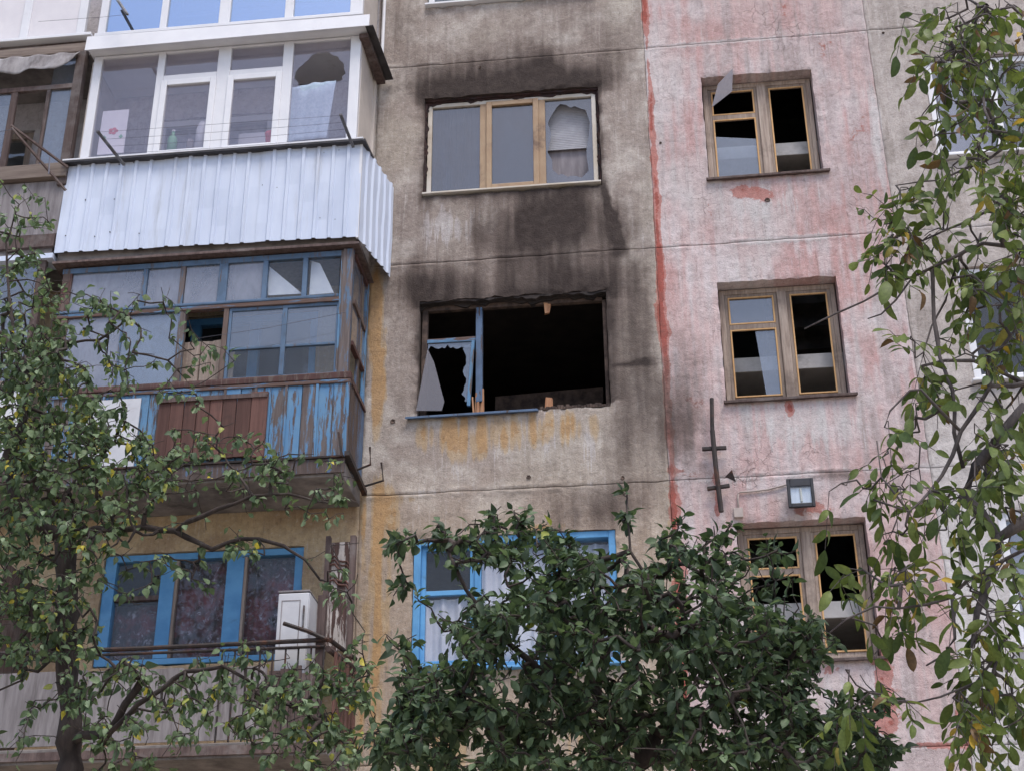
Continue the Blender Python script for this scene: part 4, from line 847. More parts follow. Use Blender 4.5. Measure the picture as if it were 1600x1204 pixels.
for i, (u0, u1, vt) in enumerate(((284, 312, 536), (314, 334, 535), (332, 343, 533), (352, 366, 548))):
    MB().box(X(u0, 560, -.62), X(u1, 560, -.62), -.63, -.61, 8.3, Z(u0, vt, -.62), .006).build('inner_board', M['wood_grey'], B)
# the slanting side frame of that balcony
MB().box(-3.14, -3.10, -.07, -.01, 8.71, 10.17, .004).build('side_post', M['blue_peel'], B, .004); MB().box(-3.14, -3.105, -.36, -.31, 8.71, 10.1, .004).build('side_post', M['blue_dark'], B, .004)
for z in (9.57, 9.09, 10.12): MB().box(-3.145, -3.10, -.66, -.07, z, z+.05, .005).build('side_bar', M['brown_peel'], B, .004)
for z0, z1 in ((9.63, 10.1), (9.15, 9.56)): MB().box(-3.125, -3.12, -.65, -.36, z0, z1).build('side_pane', M['glass_dirty'], B); MB().box(-3.125, -3.12, -.31, -.07, z0, z1).build('side_pane', M['glass_dirty'], B)
MB().box(BX0+.06, BX1-.03, -.70, -.03, 7.765, 7.80).build('floor', M['concrete'], B)
# iron left-overs at its corner
for pts, y in ((((529, 675), (537, 720), (566, 768)), -.85),):
    MB().bar(at(529, 675, -.86), at(534, 712, -.86), .02, .03).build('angle_iron', M['rust'], B); MB().bar((-3.06, -.86, 7.80), (-3.055, -.02, 7.74), .05, .05, (0, 0, 1)).build('angle_iron', M['rust'], B)
MB().tube([at(549, 737, -.5), at(579, 725, -.5), at(578, 698, -.5)], .012, 6).build('iron_rod', M['rust'], B); MB().tube([at(566, 760, -.08), at(599, 750, -.08), at(596, 722, -.08)], .012, 6).build('iron_rod', M['rust'], B)
# plank shutter hooked in front
t = thing('plank_panel', (-4.43, -.81, 7.82), 'brown panel of old vertical planks hung on the blue balcony front', 'plank panel')
xs_ = [-4.995, -4.87, -4.73, -4.60, -4.47, -4.34, -4.20, -4.05, -3.885]
for i in range(8): MB().box(xs_[i]+.003, xs_[i+1]-.003, -.825+random.uniform(-.004, .004), -.800, 7.83+random.uniform(-.015, .015), 8.50+.004*i+random.uniform(-.008, .008), .003).build('plank', M['wood_brown'], t, .003)
MB().box(-4.99, -3.89, -.842, -.827, 8.47, 8.515, .004).build('top_batten', M['wood_rot'], t); MB().box(-4.98, -3.9, -.799, -.79, 7.95, 8.0).build('back_batten', M['wood_rot'], t)
t = thing('white_sheet_panel', (-5.5, -.8, 7.8), 'pale white sheet leaning on the blue balcony behind the left tree', 'sheet')
MB().box(X(128, 660, -.81), X(216, 660, -.81), -.805, -.797, 7.80, 8.55).build('board', M['white_enamel'], t)
# torn cloths behind the upper panes
for i, pts in enumerate((((419, 415), (419, 462), (472, 459)), ((487, 408), (483, 461), (522, 458), (500, 412)))):
    b = MB(); b.prism([(X(u, v, -.68), Z(u, v, -.68)) for u, v in pts], -.682, -.678); tag(b.build('cloth', M['cloth_white']), ('triangular' if i == 0 else 'pointed')+' white cloth behind the '+('fifth' if i == 0 else 'last')+' upper pane of the blue balcony', 'cloth')
MB().tube([at(u, v, -.9) for u, v in ((300, 530), (420, 512), (540, 488))], .0025, 4).build('wire', M['line'], B)

# ======== the open balcony below
B = balcony(4.95, 'open bottom balcony with grey cement-sheet parapet and black pipe rail')
MB().box(BX0+.03, BX1-.05, -.78, -.02, 4.93, 5.08, .008).build('slab', M['concrete'], B, .01)
MB().box(BX0+.03, BX1-.05, -.80, -.782, 4.96, 5.04, .008).build('edge_board', M['wood_rot'], B)
px_ = [-6.28, -5.4, -4.5, -3.72]
for i in range(3): MB().box(px_[i]+.004, px_[i+1]-.004, -.762+.003*i, -.752+.003*i, 5.10, 5.79-.012*i).build('cement_sheet', M['asbestos'], B)
for i in range(5): a = -3.70+.1*i; MB().box(a+.002, a+.096, -.765, -.745, 5.1, 5.72+random.uniform(-.05, .04), .004).build('plank', M['wood_rot'], B)
MB().tube([(-6.28, -.76, 5.985), (-5, -.765, 5.975), (-3.16, -.76, 5.985)], .022, 8).build('rail_pipe', M['rust'], B); MB().tube([(-6.28, -.77, 5.93), (-3.2, -.77, 5.92)], .014, 8).build('rail_pipe', M['rust'], B)
MB().tube([(-3.16, -.76, 5.985), (-3.07, -.05, 6.02)], .022, 8).build('rail_pipe', M['rust'], B); MB().tube([(-3.17, -.76, 5.90), (-3.08, -.05, 5.93)], .03, 8).build('rail_pipe', M['wood_rot'], B)
for i in range(9): a = -4.15+.118*i; MB().tube([(a, -.76, 5.08), (a, -.76, 5.93)], .009, 6).build('baluster', M['rust'], B)
for i in range(6): a = -.66+.11*i; MB().box(-3.13+.012*i, -3.11+.012*i, a, a+.06, 5.08, 5.9-.02*random.random(), .004).build('side_slat', M['wood_brown'], B)
MB().box(-3.29, -3.22, -.75, -.68, 5.08, 6.42, .006).build('corner_post', M['wood_rot'], B); MB().box(-3.14, -3.11, -.08, -.02, 5.08, 7.05).build('wall_post', M['wood_brown'], B)
t = thing('carved_panel', (-3.17, -.35, 5.9), 'peeling brown wooden panel with pale flaked patches beside the bottom balcony corner', 'panel')
MB().box(-3.33, -3.07, -.33, -.30, 6.02, 7.1, .006).build('board', M['cream_peel'], t)
for a, c in ((-3.345, -3.30), (-3.10, -3.05)): MB().box(a, c, -.355, -.295, 5.95, 7.16, .004).build('stile', M['wood_rot'], t)
for i in range(5):
    z = 6.95-.04*i-.08*(i > 2); MB().tube([(-3.29+.04*j, -.338, z-.10*(j/5)**1.5+.02*math.sin(j*2)) for j in range(6)], .010, 5).build('scroll', M['wood_brown'], t)
t = thing('white_cupboard', (-3.54, -.4, 5.08), 'white enamel cupboard standing on the bottom balcony', 'cupboard')
MB().box(-3.70, -3.40, -.62, -.2, 5.10, 6.50).build('carcass', M['white_enamel'], t, .012); MB().box(-3.695, -3.405, -.645, -.622, 5.12, 6.49).build('door', M['white_enamel'], t, .01); MB().box(-3.45, -3.435, -.665, -.645, 6.15, 6.36).build('handle', M['steel'], t, .004); MB().rect(-3.66, -3.48, 5.95, 6.42, .008, -.649, -.644).build('door_moulding', M['asbestos'], t); MB().box(-3.70, -3.40, -.64, -.2, 6.502, 6.52).build('top', M['asbestos'], t, .004)
MB().tube([at(443, 973, -.8), at(480, 985, -.8), at(510, 998, -.78)], .02, 6).build('brace', M['rust'], B)
# its window
w = empty('window', (-4.67, 0, 6.05), building, label='bright blue three-part window above the bottom balcony, lace behind the glass')
z0, z1 = 6.05, 7.22; y0 = .03
f = MB().rect(-5.686, -3.654, z0+.02, z1-.004, (.12, .085, .06, .07), y0, y0+.1)
for a, c in ((-5.10, -4.955), (-4.43, -4.255)): f.box(a, c, y0+.002, y0+.09, z0+.08, z1-.074)
f.build('frame', M['blue'], w, .006)
MB().box(-5.566, -5.10, y0+.02, y0+.07, 6.74, 6.79).build('transom', M['wood_rot'], w, .004)
for a, c in ((-5.10, -4.955), (-4.43, -4.255)): MB().box(c, c+.03, y0+.01, y0+.07, z0+.08, z1-.074).build('stile', M['wood_grey'], w, .003)
for a, c in ((-4.925, -4.43), (-4.225, -3.739)): pane(a, c, z0+.08, z1-.074, y0+.05, M['glass_low'], w)
pane(-5.566, -5.10, z0+.08, 6.74, y0+.05, M['glass_low'], w); pane(-5.566, -5.10, 6.79, z1-.074, y0+.05, M['glass_low'], w)
for a, c, nme in ((-5.60, -5.08, 'narrow'), (-4.97, -4.40, 'middle'), (-4.28, -3.68, 'widest')): curtain(a, c, z0+.04, (z1-.06) if nme != 'narrow' else 6.74, .21, M['lace'], 'patterned lace curtain in the '+nme+' light of the bottom blue window', .012)
# balcony windows of the storeys above (seen through the glazing)
for k in (1, 2, 3):
    z0, z1 = 6.05+k*H, 7.22+k*H; w = empty('window', (-4.67, 0, z0), building, label='dull blue balcony window behind the blue wooden balcony' if k == 1 else 'white balcony window behind the glazed balcony')
    mt = M['blue'] if k == 1 else M['pvc']; f = MB().rect(-5.686, -3.654, z0+.02, z1-.004, .08, .03, .12)
    for a, c in ((-5.05, -4.95), (-4.40, -4.29)): f.box(a, c, .032, .118, z0+.1, z1-.084)
    f.build('frame', mt, w, .005)
    for a, c in ((-5.606, -5.05), (-4.95, -4.40), (-4.29, -3.734)): pane(a, c, z0+.1, z1-.084, .07, M['glass_low'], w)
    if k == 2: curtain(-5.65, -3.68, z0, z1, .17, M['cloth_white'], 'pale curtain added to brighten the room window inside the white glazed balcony', .02)  # curtain added as a pale backdrop to lighten the dark room opening

# ======== the neighbour's balconies, further along
NX0, NX1 = -9.6, -6.37
B = empty('balcony', (-8, 0, 13.1), building, label='neighbouring balcony closed with plain white panels at the top corner')
MB().box(NX0, NX1+.02, -.78, -.02, 13.0, 13.14).build('slab', M['concrete'], B); MB().box(NX0, NX1+.1, -.88, -.70, 13.225, 13.265).build('sill', M['pvc'], B, .004)
MB().box(NX0, NX1+.07, -.78, -.74, 13.14, 13.222).build('edge_board', M['wood_rot'], B)
for x in (-9.55, -8.6, -7.9, -7.12, -6.44): MB().box(x-.05, x+.05, yg, yg+.06, 13.27, 14.8).build('post', M['pvc'], B, .005)
for a, c in ((-9.5, -8.65), (-8.55, -7.95), (-7.85, -7.17), (-7.07, -6.49)): MB().box(a, c, yg+.02, yg+.04, 13.27, 14.8).build('white_panel', M['paper'], B)
B = empty('balcony', (-8, 0, 10.3), building, label='neighbouring balcony of rotten wood with a canvas flap under its top')
MB().box(NX0, NX1, -.78, -.02, 10.36, 10.50, .008).build('slab', M['concrete'], B); MB().box(NX0, NX1+.02, -.81, -.785, 10.42, 10.58, .01).build('edge_board', M['wood_rot'], B)
MB().box(NX0, NX1+.03, -.79, -.775, 10.60, 11.28, .006).build('cement_sheet', M['asbestos'], B); MB().box(NX0, NX1+.06, -.86, -.70, 11.30, 11.47, .01).build('hand_rail', M['wood_grey_h'], B, .006)
MB().box(NX1-.05, NX1+.06, -.84, -.74, 11.2, 13.05, .006).build('corner_post', M['wood_rot'], B, .005); MB().box(NX0, NX1+.05, -.84, -.76, 13.02, 13.13, .012).build('top_beam', M['wood_grey_h'], B, .006)
MB().box(NX0, NX1-.05, -.82, -.77, 12.53, 12.59, .006).build('top_rail', M['wood_rot'], B, .004)
for x, w_ in ((-6.70, .02), (-7.10, .06), (-7.75, .04), (-8.5, .04)): MB().box(x-w_/2, x+w_/2+.02, -.81, -.77, 11.47, 12.53, .006).build('post', M['wood_rot'], B, .004)
pane(-6.68, -6.42, 11.5, 12.53, -.79, M['glass_blue'] if 0 else M['glass_dirty'], B); pane(-7.7, -7.13, 11.5, 12.53, -.79, M['glass_dirty'], B); pane(-6.7, -6.45, 12.6, 13.0, -.76, M['glass_dirty'], B)
V = []; F = []; n, m = 30, 8
for j in range(m+1):
    for i in range(n+1): q = i/n; s = j/m; V.append((-8.2+1.83*q-.05*s, -.86-.07*s+.02*math.sin(q*17+s*3)*s+.015*math.sin(q*41), 13.0-.27*s-.02*math.sin(q*23)*s+.12*(q > .9)*s*(q-.9)*10))
for j in range(m):
    for i in range(n): a = j*(n+1)+i; F.append((a, a+1, a+n+2, a+n+1))
o = MB().poly(V, F).build('canvas_flap', M['tarp'], B, smooth=True); o.modifiers.new('t', 'SOLIDIFY').thickness = .006
t = thing('drying_arm', at(100, 290, -.85), 'pair of dark sticks tied together in front of the rotten neighbouring balcony', 'drying arm')
MB().bar(at(106, 262, -.87), at(17, 196, -1.4), .022, .022, (0, 0, 1)).build('arm', M['wood_rot'], t); MB().bar(at(103, 298, -.87), at(18, 200, -1.4), .022, .022, (0, 0, 1)).build('arm', M['wood_rot'], t)
MB().tube([at(78, 246, -1.05), at(76, 272, -1.05)], .008, 5).build('tie', M['line'], t); MB().tube([at(20, 202, -1.4), at(-60, 218, -1.4)], .004, 4).build('line', M['line'], t)
for k, lab in ((1, 'neighbouring balcony behind the left tree, white sheets at its front'), (2, 'neighbouring balcony at the bottom corner with a grey sheet front')):
    z = 10.5-k*H; B = empty('balcony', (-8, 0, z-.2), building, label=lab)
    MB().box(NX0, NX1, -.78, -.02, z-.14, z, .008).build('slab', M['concrete'], B); MB().box(NX0, NX1+.02, -.81, -.785, z-.08, z+.06, .008).build('edge_board', M['wood_rot'], B)
    for i in range(3): MB().box(NX0+1.08*i, NX0+1.08*i+1.06, -.79, -.775, z+.08, z+.95, .006).build('cement_sheet', M['asbestos'] if k == 2 else M['white_enamel'], B)
    MB().box(NX0, NX1+.03, -.82, -.74, z+.96, z+1.03, .008).build('hand_rail', M['wood_grey_h'], B, .005)
    if k == 1:
        for x in (-9.5, -8.5, -7.5, -6.45): MB().box(x-.04, x+.04, -.8, -.74, z+1.03, z+2.5, .006).build('post', M['wood_rot'], B, .004)
        for a, c, mt in ((-9.4, -8.55, 'glass_dirty'), (-8.45, -7.55, 'film'), (-7.45, -6.5, 'glass_dirty')): pane(a, c, z+1.05, z+2.4, -.77, M[mt], B)
        MB().box(NX0, NX1+.04, -.84, -.6, z+2.46, z+2.52).build('roof_flashing', M['metal'], B)
MB().box(-6.36, -6.345, -.78, -.03, 5.1, 6.9, .006).build('divider', M['wood_rot'], building)
for k in (0, 1, 2):
    z0, z1 = 6.05+k*H, 7.22+k*H; w = empty('window', (-8.1, 0, z0), building)
    MB().rect(-8.99, -7.21, z0+.02, z1-.01, .08, .03, .1).build('frame', M['wood_grey'], w); pane(-8.91, -7.29, z0+.1, z1-.09, .06, M['glass'], w)

# ------------------------------------------------------------------ ground
def m_ground():
    t = NT('light_bouncing_yard'); a = t.noise(.5, 6, .65); c = t.mix(t.ramp(a, .35, .65), lin(178, 168, 154), lin(156, 148, 138)); c = t.mix(t.ramp(t.noise(.16, 5, .7), .60, .68), c, lin(110, 112, 76)); t.col(t.mix(t.ramp(t.noise(14, 5, .7), .45, .75, 0, .4), c, lin(116, 108, 98))); t.rough(.95); t.bump(t.noise(30, 4, .7), .6, .02); return t.m  # unseen yard, coloured pale to bounce light up under balconies and ceilings
b = MB(); b.poly([(-400, -400, 0), (400, -400, 0), (400, 400, 0), (-400, 400, 0)], [(0, 1, 2, 3)]); tag(b.build('ground', m_ground()), 'unseen yard toned pale to bounce light, with patches of grass, in front of the block', kind='structure')
# ------------------------------------------------------------------ trees
def nrm(v): return v/(np.linalg.norm(v)+1e-9)
def leaf_mesh(name, L, W, shape, curl, fold, col, twist=0.0):
    st = [0, .12, .3, .5, .7, .87, 1.0]
    wd = {'ovate': [.04, .62, 1.0, .92, .62, .28, .0], 'ellip': [.04, .42, .85, 1.0, .82, .42, .0], 'oblong': [.04, .5, .9, 1.0, .95, .62, .03]}[shape]
    V = []; F = []
    for s, w in zip(st, wd):
        z = -curl*s*s*L; k = twist*s
        for e in (-1, 0, 1):
            x = e*w*W/2; zz = z+fold*abs(e)*w*W/2+.04*W*math.sin(s*9+e*2)*abs(e); V.append((x*math.cos(k)-zz*math.sin(k)*0, s*L, zz+x*math.sin(k)))
    for i in range(len(st)-1):
        for e in (0, 1): a = i*3+e; F.append((a, a+1, a+4, a+3))
    V = np.array(V); C = np.tile(np.array(col), (len(V), 1)); C[1::3, :3] *= 1.15
    for i, s in enumerate(st): C[i*3:i*3+3, :3] *= 1.06-.12*s
    return V, np.array(F), C

def grow(name, label, cat, base, skel, regions, leaf, bark, seed, rtip=.0028, step=.11, wig=.22, exp=.46, nleaf=(5, 9), spread=.30, compound=False, droop=.35, up=.8, facing=.35, petiole=.02):
    rg = np.random.default_rng(seed); tree = thing(name, base, label, cat); L0 = np.array(base, float)
    pos = []; par = []; skn = 0
    for pl, r0, r1, start in skel:
        pts = [np.array(p, float) if len(p) == 4 else at(*p) for p in pl]; pts = [p[:3] for p in pts]
        if start is not None and pos:
            A = np.array(pos); k = int(np.argmin(np.linalg.norm(A-pts[0], axis=1)))
            if np.linalg.norm(A[k]-pts[0]) > .02: pts = [A[k]]+pts
        else: k = -1
        path = [pts[0]]
        for a, c in zip(pts, pts[1:]):
            n = max(1, int(np.linalg.norm(c-a)/.1)); path += [a+(c-a)*(i+1)/n for i in range(n)]
        path = np.array(path); path[1:-1] += rg.normal(0, min(.012, .35*r1+.003), (max(0, len(path)-2), 3))
        rr = list(np.linspace(r0, r1, len(path))*rg.uniform(.86, 1.14, len(path)))
        MB().tube([Vector(p) for p in path], rr, 9).build('trunk' if start is None else 'branch', bark, tree, smooth=True)
        prev = k
        for i, p in enumerate(path):
            if i == 0 and k >= 0: continue
            pos.append(p); par.append(prev); prev = len(pos)-1
    skn = len(pos); tips = []
    at_pts = []
    for u, v, ru, rv, ya, yb, n in regions:
        q = rg.uniform(0, 1, n)**.5; t = rg.uniform(0, 2*math.pi, n)
        for i in range(n): at_pts.append(at(u+ru*q[i]*math.cos(t[i]), v+rv*q[i]*math.sin(t[i]), rg.uniform(ya, yb)))
    at_pts = np.array(at_pts); S = np.array(pos); dd = np.array([np.min(np.linalg.norm(S-p, axis=1)) for p in at_pts]); order = np.argsort(dd)
    buf = np.zeros((60000, 3)); buf[:len(pos)] = S; cnt = len(pos)
    for oi in order:
        p = at_pts[oi]; D = np.linalg.norm(buf[:cnt]-p, axis=1); k = int(np.argmin(D)); d = D[k]
        if d < .03: continue
        n = max(2, int(d/step)); a = buf[k].copy(); prev = k; off = rg.normal(0, 1, 3)*wig*d*.35; off2 = rg.normal(0, 1, 3)*wig*d*.2; ids = []
        for i in range(1, n+1):
            t = i/n; q = a+(p-a)*t+off*math.sin(math.pi*t)+off2*math.sin(2*math.pi*t)+rg.normal(0, .012, 3)*(i < n)
            buf[cnt] = q; par.append(prev); prev = cnt; ids.append(cnt); cnt += 1
        tips.append([k]+ids)
    P = buf[:cnt]; par = np.array(par); w = np.zeros(cnt)
    for tp in tips: w[tp[-1]] += 1
    for i in range(cnt-1, -1, -1):
        if par[i] >= 0: w[par[i]] += max(w[i], 0)
    R = np.minimum(rtip*np.maximum(w, 1)**exp, .03)
    E_ = [(par[i], i) for i in range(skn, cnt)]; RE = [(min(R[a], R[b]*1.5), R[b]) for a, b in E_]; EP = [(P[a], P[b]) for a, b in E_]
    # leaves
    LV = []; kinds, weights = leaf['kinds'], np.array(leaf['weights'], float); weights /= weights.sum(); meshes = [leaf_mesh('leaf', *k) for k in kinds]
    aut = np.array([1.0 if i in leaf.get('autumn', ()) else 0.0 for i in range(len(kinds))]); wa = weights*np.where(aut > 0, 7.0, 1.0); wa /= wa.sum(); wb_ = weights*np.where(aut > 0, .25, 1.0); wb_ /= wb_.sum(); cur = [wb_]
    def put(p, ax, nv, s):
        ax = nrm(ax); nv = nrm(nv-ax*np.dot(nv, ax)); sd = np.cross(ax, nv); LV.append((int(rg.choice(len(kinds), p=cur[0])), s, np.stack([sd, ax, nv], 1), p))
    UPV = np.array([0, 0, 1.0]); DN = -UPV
    for tp in tips:
        path = P[tp]; seg = np.linalg.norm(np.diff(path, axis=0), axis=1); tot = seg.sum(); cum = np.concatenate([[0], np.cumsum(seg)]); n = rg.integers(*nleaf)
        if rg.random() < leaf.get('bare', 0): continue
        cur[0] = wa if rg.random() < .09 else wb_
        for i in range(n):
            s = max(0, tot-spread*(i/max(1, n-1))**1.0*rg.uniform(.8, 1.1)); j = min(len(seg)-1, int(np.searchsorted(cum, s, 'right')-1)); q = path[j]+(path[j+1]-path[j])*((s-cum[j])/(seg[j]+1e-9)); d = nrm(path[j+1]-path[j])
            lat = nrm(np.cross(d, rg.normal(0, 1, 3))); tc = nrm(CPOS-q)
            if not compound:
                ax = nrm(d*rg.uniform(.1, .7)+lat*rg.uniform(.4, 1)+DN*droop*rg.uniform(.3, 1.6)); nv = nrm(UPV*up+tc*facing*rg.uniform(-.3, 1.2)+rg.normal(0, .42, 3))
                b = q+ax*petiole*rg.uniform(.5, 1.4); EP.append((q, b)); RE.append((.0011, .0009)); put(b, ax, nv, rg.uniform(.5, 1.22))
            else:
                ax = nrm(d*rg.uniform(.2, .8)+lat*rg.uniform(.5, 1)+DN*droop*rg.uniform(.2, 1.2)); ln = rg.uniform(.14, .26); m = int(rg.integers(2, 4)); nv0 = nrm(UPV*up+tc*facing*rg.uniform(-.4, 1.2)+rg.normal(0, .3, 3)); pr = q; s0 = rg.uniform(.5, 1.12)
                for h in range(m+1):
                    f = (h+1)/(m+1); b = q+ax*ln*f+DN*.05*f*f*rg.uniform(.5, 1.5); EP.append((pr, b)); RE.append((.0021, .0016)); pr = b; sd = nrm(np.cross(ax, nv0))
                    if h < m:
                        for e in (-1, 1):
                            if rg.random() < .86: put(b, nrm(ax*.55+sd*e*.9+DN*rg.uniform(.0, .6)), nrm(nv0+rg.normal(0, .35, 3)), s0*rg.uniform(.6, 1.0))
                    else: put(b, nrm(ax+DN*rg.uniform(.1, .6)+rg.normal(0, .15, 3)), nrm(nv0+rg.normal(0, .3, 3)), s0*rg.uniform(.9, 1.15))
    # twigs, one mesh
    EPa = np.array(EP); n = 5; T = EPa[:, 1]-EPa[:, 0]; T /= np.linalg.norm(T, axis=1)[:, None]+1e-9; ref = np.where(np.abs(T[:, 2:3]) < .9, np.array([[0, 0, 1.0]]), np.array([[1.0, 0, 0]]))
    A = np.cross(T, ref); A /= np.linalg.norm(A, axis=1)[:, None]; Bv = np.cross(T, A); ang = np.arange(n)*2*math.pi/n; RA = np.array(RE)
    ring = A[:, None, :]*np.cos(ang)[None, :, None]+Bv[:, None, :]*np.sin(ang)[None, :, None]
    V = np.concatenate([EPa[:, 0][:, None]+ring*RA[:, 0][:, None, None], EPa[:, 1][:, None]+ring*RA[:, 1][:, None, None]], 1).reshape(-1, 3)-L0
    q = np.arange(n); base_f = np.stack([q, (q+1) % n, (q+1) % n+n, q+n], 1); F = (base_f[None]+np.arange(len(EPa))[:, None, None]*2*n).reshape(-1, 4)
    tag(link('twigs', mesh_np('twigs', V, F, True), bark, tree), kind='stuff')
    # leaves : the 300 that show largest are single objects, the others one mass
    PP = np.array([l[3] for l in LV]); rel = (PP-CPOS)@CM.T; uu = 800+CF*rel[:, 0]/rel[:, 2]; vv = 602-CF*rel[:, 1]/rel[:, 2]
    sz = np.array([l[1] for l in LV])/rel[:, 2]*np.where((uu > 5) & (uu < 1595) & (vv > 5) & (vv < 1199), 1, 0); best = set(np.argsort(-sz)[:300].tolist())
    shared = []
    for (v, f, c) in meshes:
        me = mesh_np('leaf', v, f, True, {'Col': c}); me.materials.append(M['leaf']); shared.append(me)
    VV = []; FF = []; CC = []; k0 = 0
    for i, (ki, s, Rm, p) in enumerate(LV):
        if i in best:
            o = bpy.data.objects.new('leaf', shared[ki]); COL.objects.link(o); o.parent = tree
            mm = Matrix.Identity(4)
            for a in range(3):
                for b in range(3): mm[a][b] = Rm[a][b]*s
                mm[a][3] = p[a]-L0[a]
            o.matrix_local = mm
        else:
            v, f, c = meshes[ki]; VV.append(v@(Rm.T)*s+p-L0); FF.append(f+k0); CC.append(c); k0 += len(v)
    me = mesh_np('crown', np.concatenate(VV), np.concatenate(FF), True, {'Col': np.concatenate(CC)}); tag(link('crown', me, M['leaf'], tree), kind='stuff')
    print(name, 'twigs', len(EPa), 'leaves', len(LV))
    return tree

def W4(x, y, z): return (x, y, z, 0)
# ---- small-leaved tree on the left
g1, g2, g3, g4 = lin(94, 112, 80), lin(110, 128, 94), lin(74, 92, 66), lin(128, 144, 114)
yl, yl2 = lin(186, 172, 74), lin(150, 154, 82)
LEAF_A = {'kinds': [(.066, .046, 'ovate', .25, .25, g1), (.066, .048, 'ovate', .1, .35, g2), (.07, .046, 'ovate', .45, .2, g3), (.06, .042, 'ovate', .2, .3, g4), (.066, .04, 'ellip', .5, .4, g1, .5), (.07, .046, 'ovate', .7, .3, g3, -.6), (.064, .046, 'ovate', .3, .2, yl2), (.062, .042, 'ovate', .3, .3, yl)], 'weights': [5, 5, 6, 2.5, 3, 3, 1.4, .8], 'bare': .32, 'autumn': (6, 7)}
Y = -3.3
tb = at(108, 1204, Y)
skA = [([W4(tb[0]+.02, Y, 0), W4(tb[0]+.02, Y, 2.0), (110, 1204, Y), (106, 1000, Y), (104, 880, Y), (98, 842, Y)], .115, .075, None),
       ([(98, 842, Y), (60, 815, Y-.1), (32, 787, Y-.1), (15, 750, Y-.1), (12, 712, Y-.15), (22, 682, Y-.15), (50, 615, Y-.2), (46, 572, Y-.2), (0, 525, Y-.2), (-40, 500, Y-.3)], 0.0480, 0.0240, 1),
       ([(46, 572, Y-.2), (70, 555, Y-.3), (112, 537, Y-.35), (155, 532, Y-.4), (200, 500, Y-.4), (215, 470, Y-.4)], 0.0160, 0.0064, 1),
       ([(40, 600, Y-.2), (20, 520, Y), (12, 440, Y+.1), (10, 380, Y+.1), (30, 320, Y+.1)], 0.0200, 0.0064, 1),
       ([(98, 842, Y), (150, 825, Y-.2), (225, 825, Y-.35), (275, 830, Y-.4), (332, 857, Y-.4), (375, 842, Y-.4), (407, 840, Y-.4), (440, 852, Y-.4), (475, 875, Y-.4), (500, 905, Y-.4)], 0.0320, 0.0096, 1),
       ([(275, 830, Y-.4), (292, 815, Y-.45), (340, 795, Y-.5), (395, 775, Y-.5), (450, 772, Y-.5), (540, 790, Y-.5)], 0.0208, 0.0048, 1),
       ([(100, 860, Y), (95, 790, Y+.1), (120, 740, Y+.2), (180, 690, Y+.3), (195, 640, Y+.2)], 0.0240, 0.0080, 1),
       ([(108, 1150, Y), (165, 1150, Y-.3), (195, 1105, Y-.4), (225, 1055, Y-.5)], 0.0400, 0.0240, 1),
       ([(160, 1160, Y-.3), (215, 1100, Y-.5), (290, 1050, Y-.6), (350, 1040, Y-.6), (385, 1058, Y-.6), (400, 1080, Y-.6), (425, 1090, Y-.6), (480, 1110, Y-.6)], 0.0240, 0.0096, 1),
       ([(108, 1000, Y), (60, 1050, Y), (20, 1040, Y), (-40, 1000, Y)], 0.0160, 0.0048, 1)]
rA = [(40, 500, 80, 110, -4.2, -2.4, 179), (40, 640, 120, 120, -4.2, -2.4, 388), (130, 610, 90, 80, -4.2, -2.8, 94), (110, 740, 150, 100, -4.2, -2.4, 433), (280, 580, 90, 60, -4.3, -3.4, 37),
      (190, 480, 100, 50, -4.2, -3.4, 37), (290, 720, 160, 50, -4.3, -3, 93), (460, 760, 110, 60, -4.3, -3.2, 47), (60, 880, 100, 90, -4.2, -2.6, 262), (70, 980, 90, 60, -4, -2.8, 147),
      (200, 900, 70, 50, -4, -3.2, 17), (300, 860, 140, 60, -4.3, -3.4, 33), (170, 1080, 90, 70, -4.2, -3, 93), (330, 1100, 90, 60, -4.3, -3.2, 71), (480, 1120, 110, 90, -4.4, -3.2, 192),
      (560, 1050, 40, 70, -4.2, -3.4, 37), (200, 1170, 80, 50, -4.2, -3.4, 37), (20, 330, 60, 50, -3.8, -2.8, 35), (540, 900, 50, 60, -4.2, -3.6, 13), (390, 1030, 90, 40, -4.2, -3.4, 25), (10, 1120, 60, 80, -4, -3, 29), (360, 690, 60, 30, -4.3, -3.6, 15)]
grow('apricot_tree', 'small-leaved tree with yellowing leaves in front of the left balconies', 'tree', (tb[0]+.02, Y, 0), skA, rA, LEAF_A, M['bark'], 11, nleaf=(4, 10), spread=.34, droop=.7, up=.6, facing=.5, rtip=.0024)

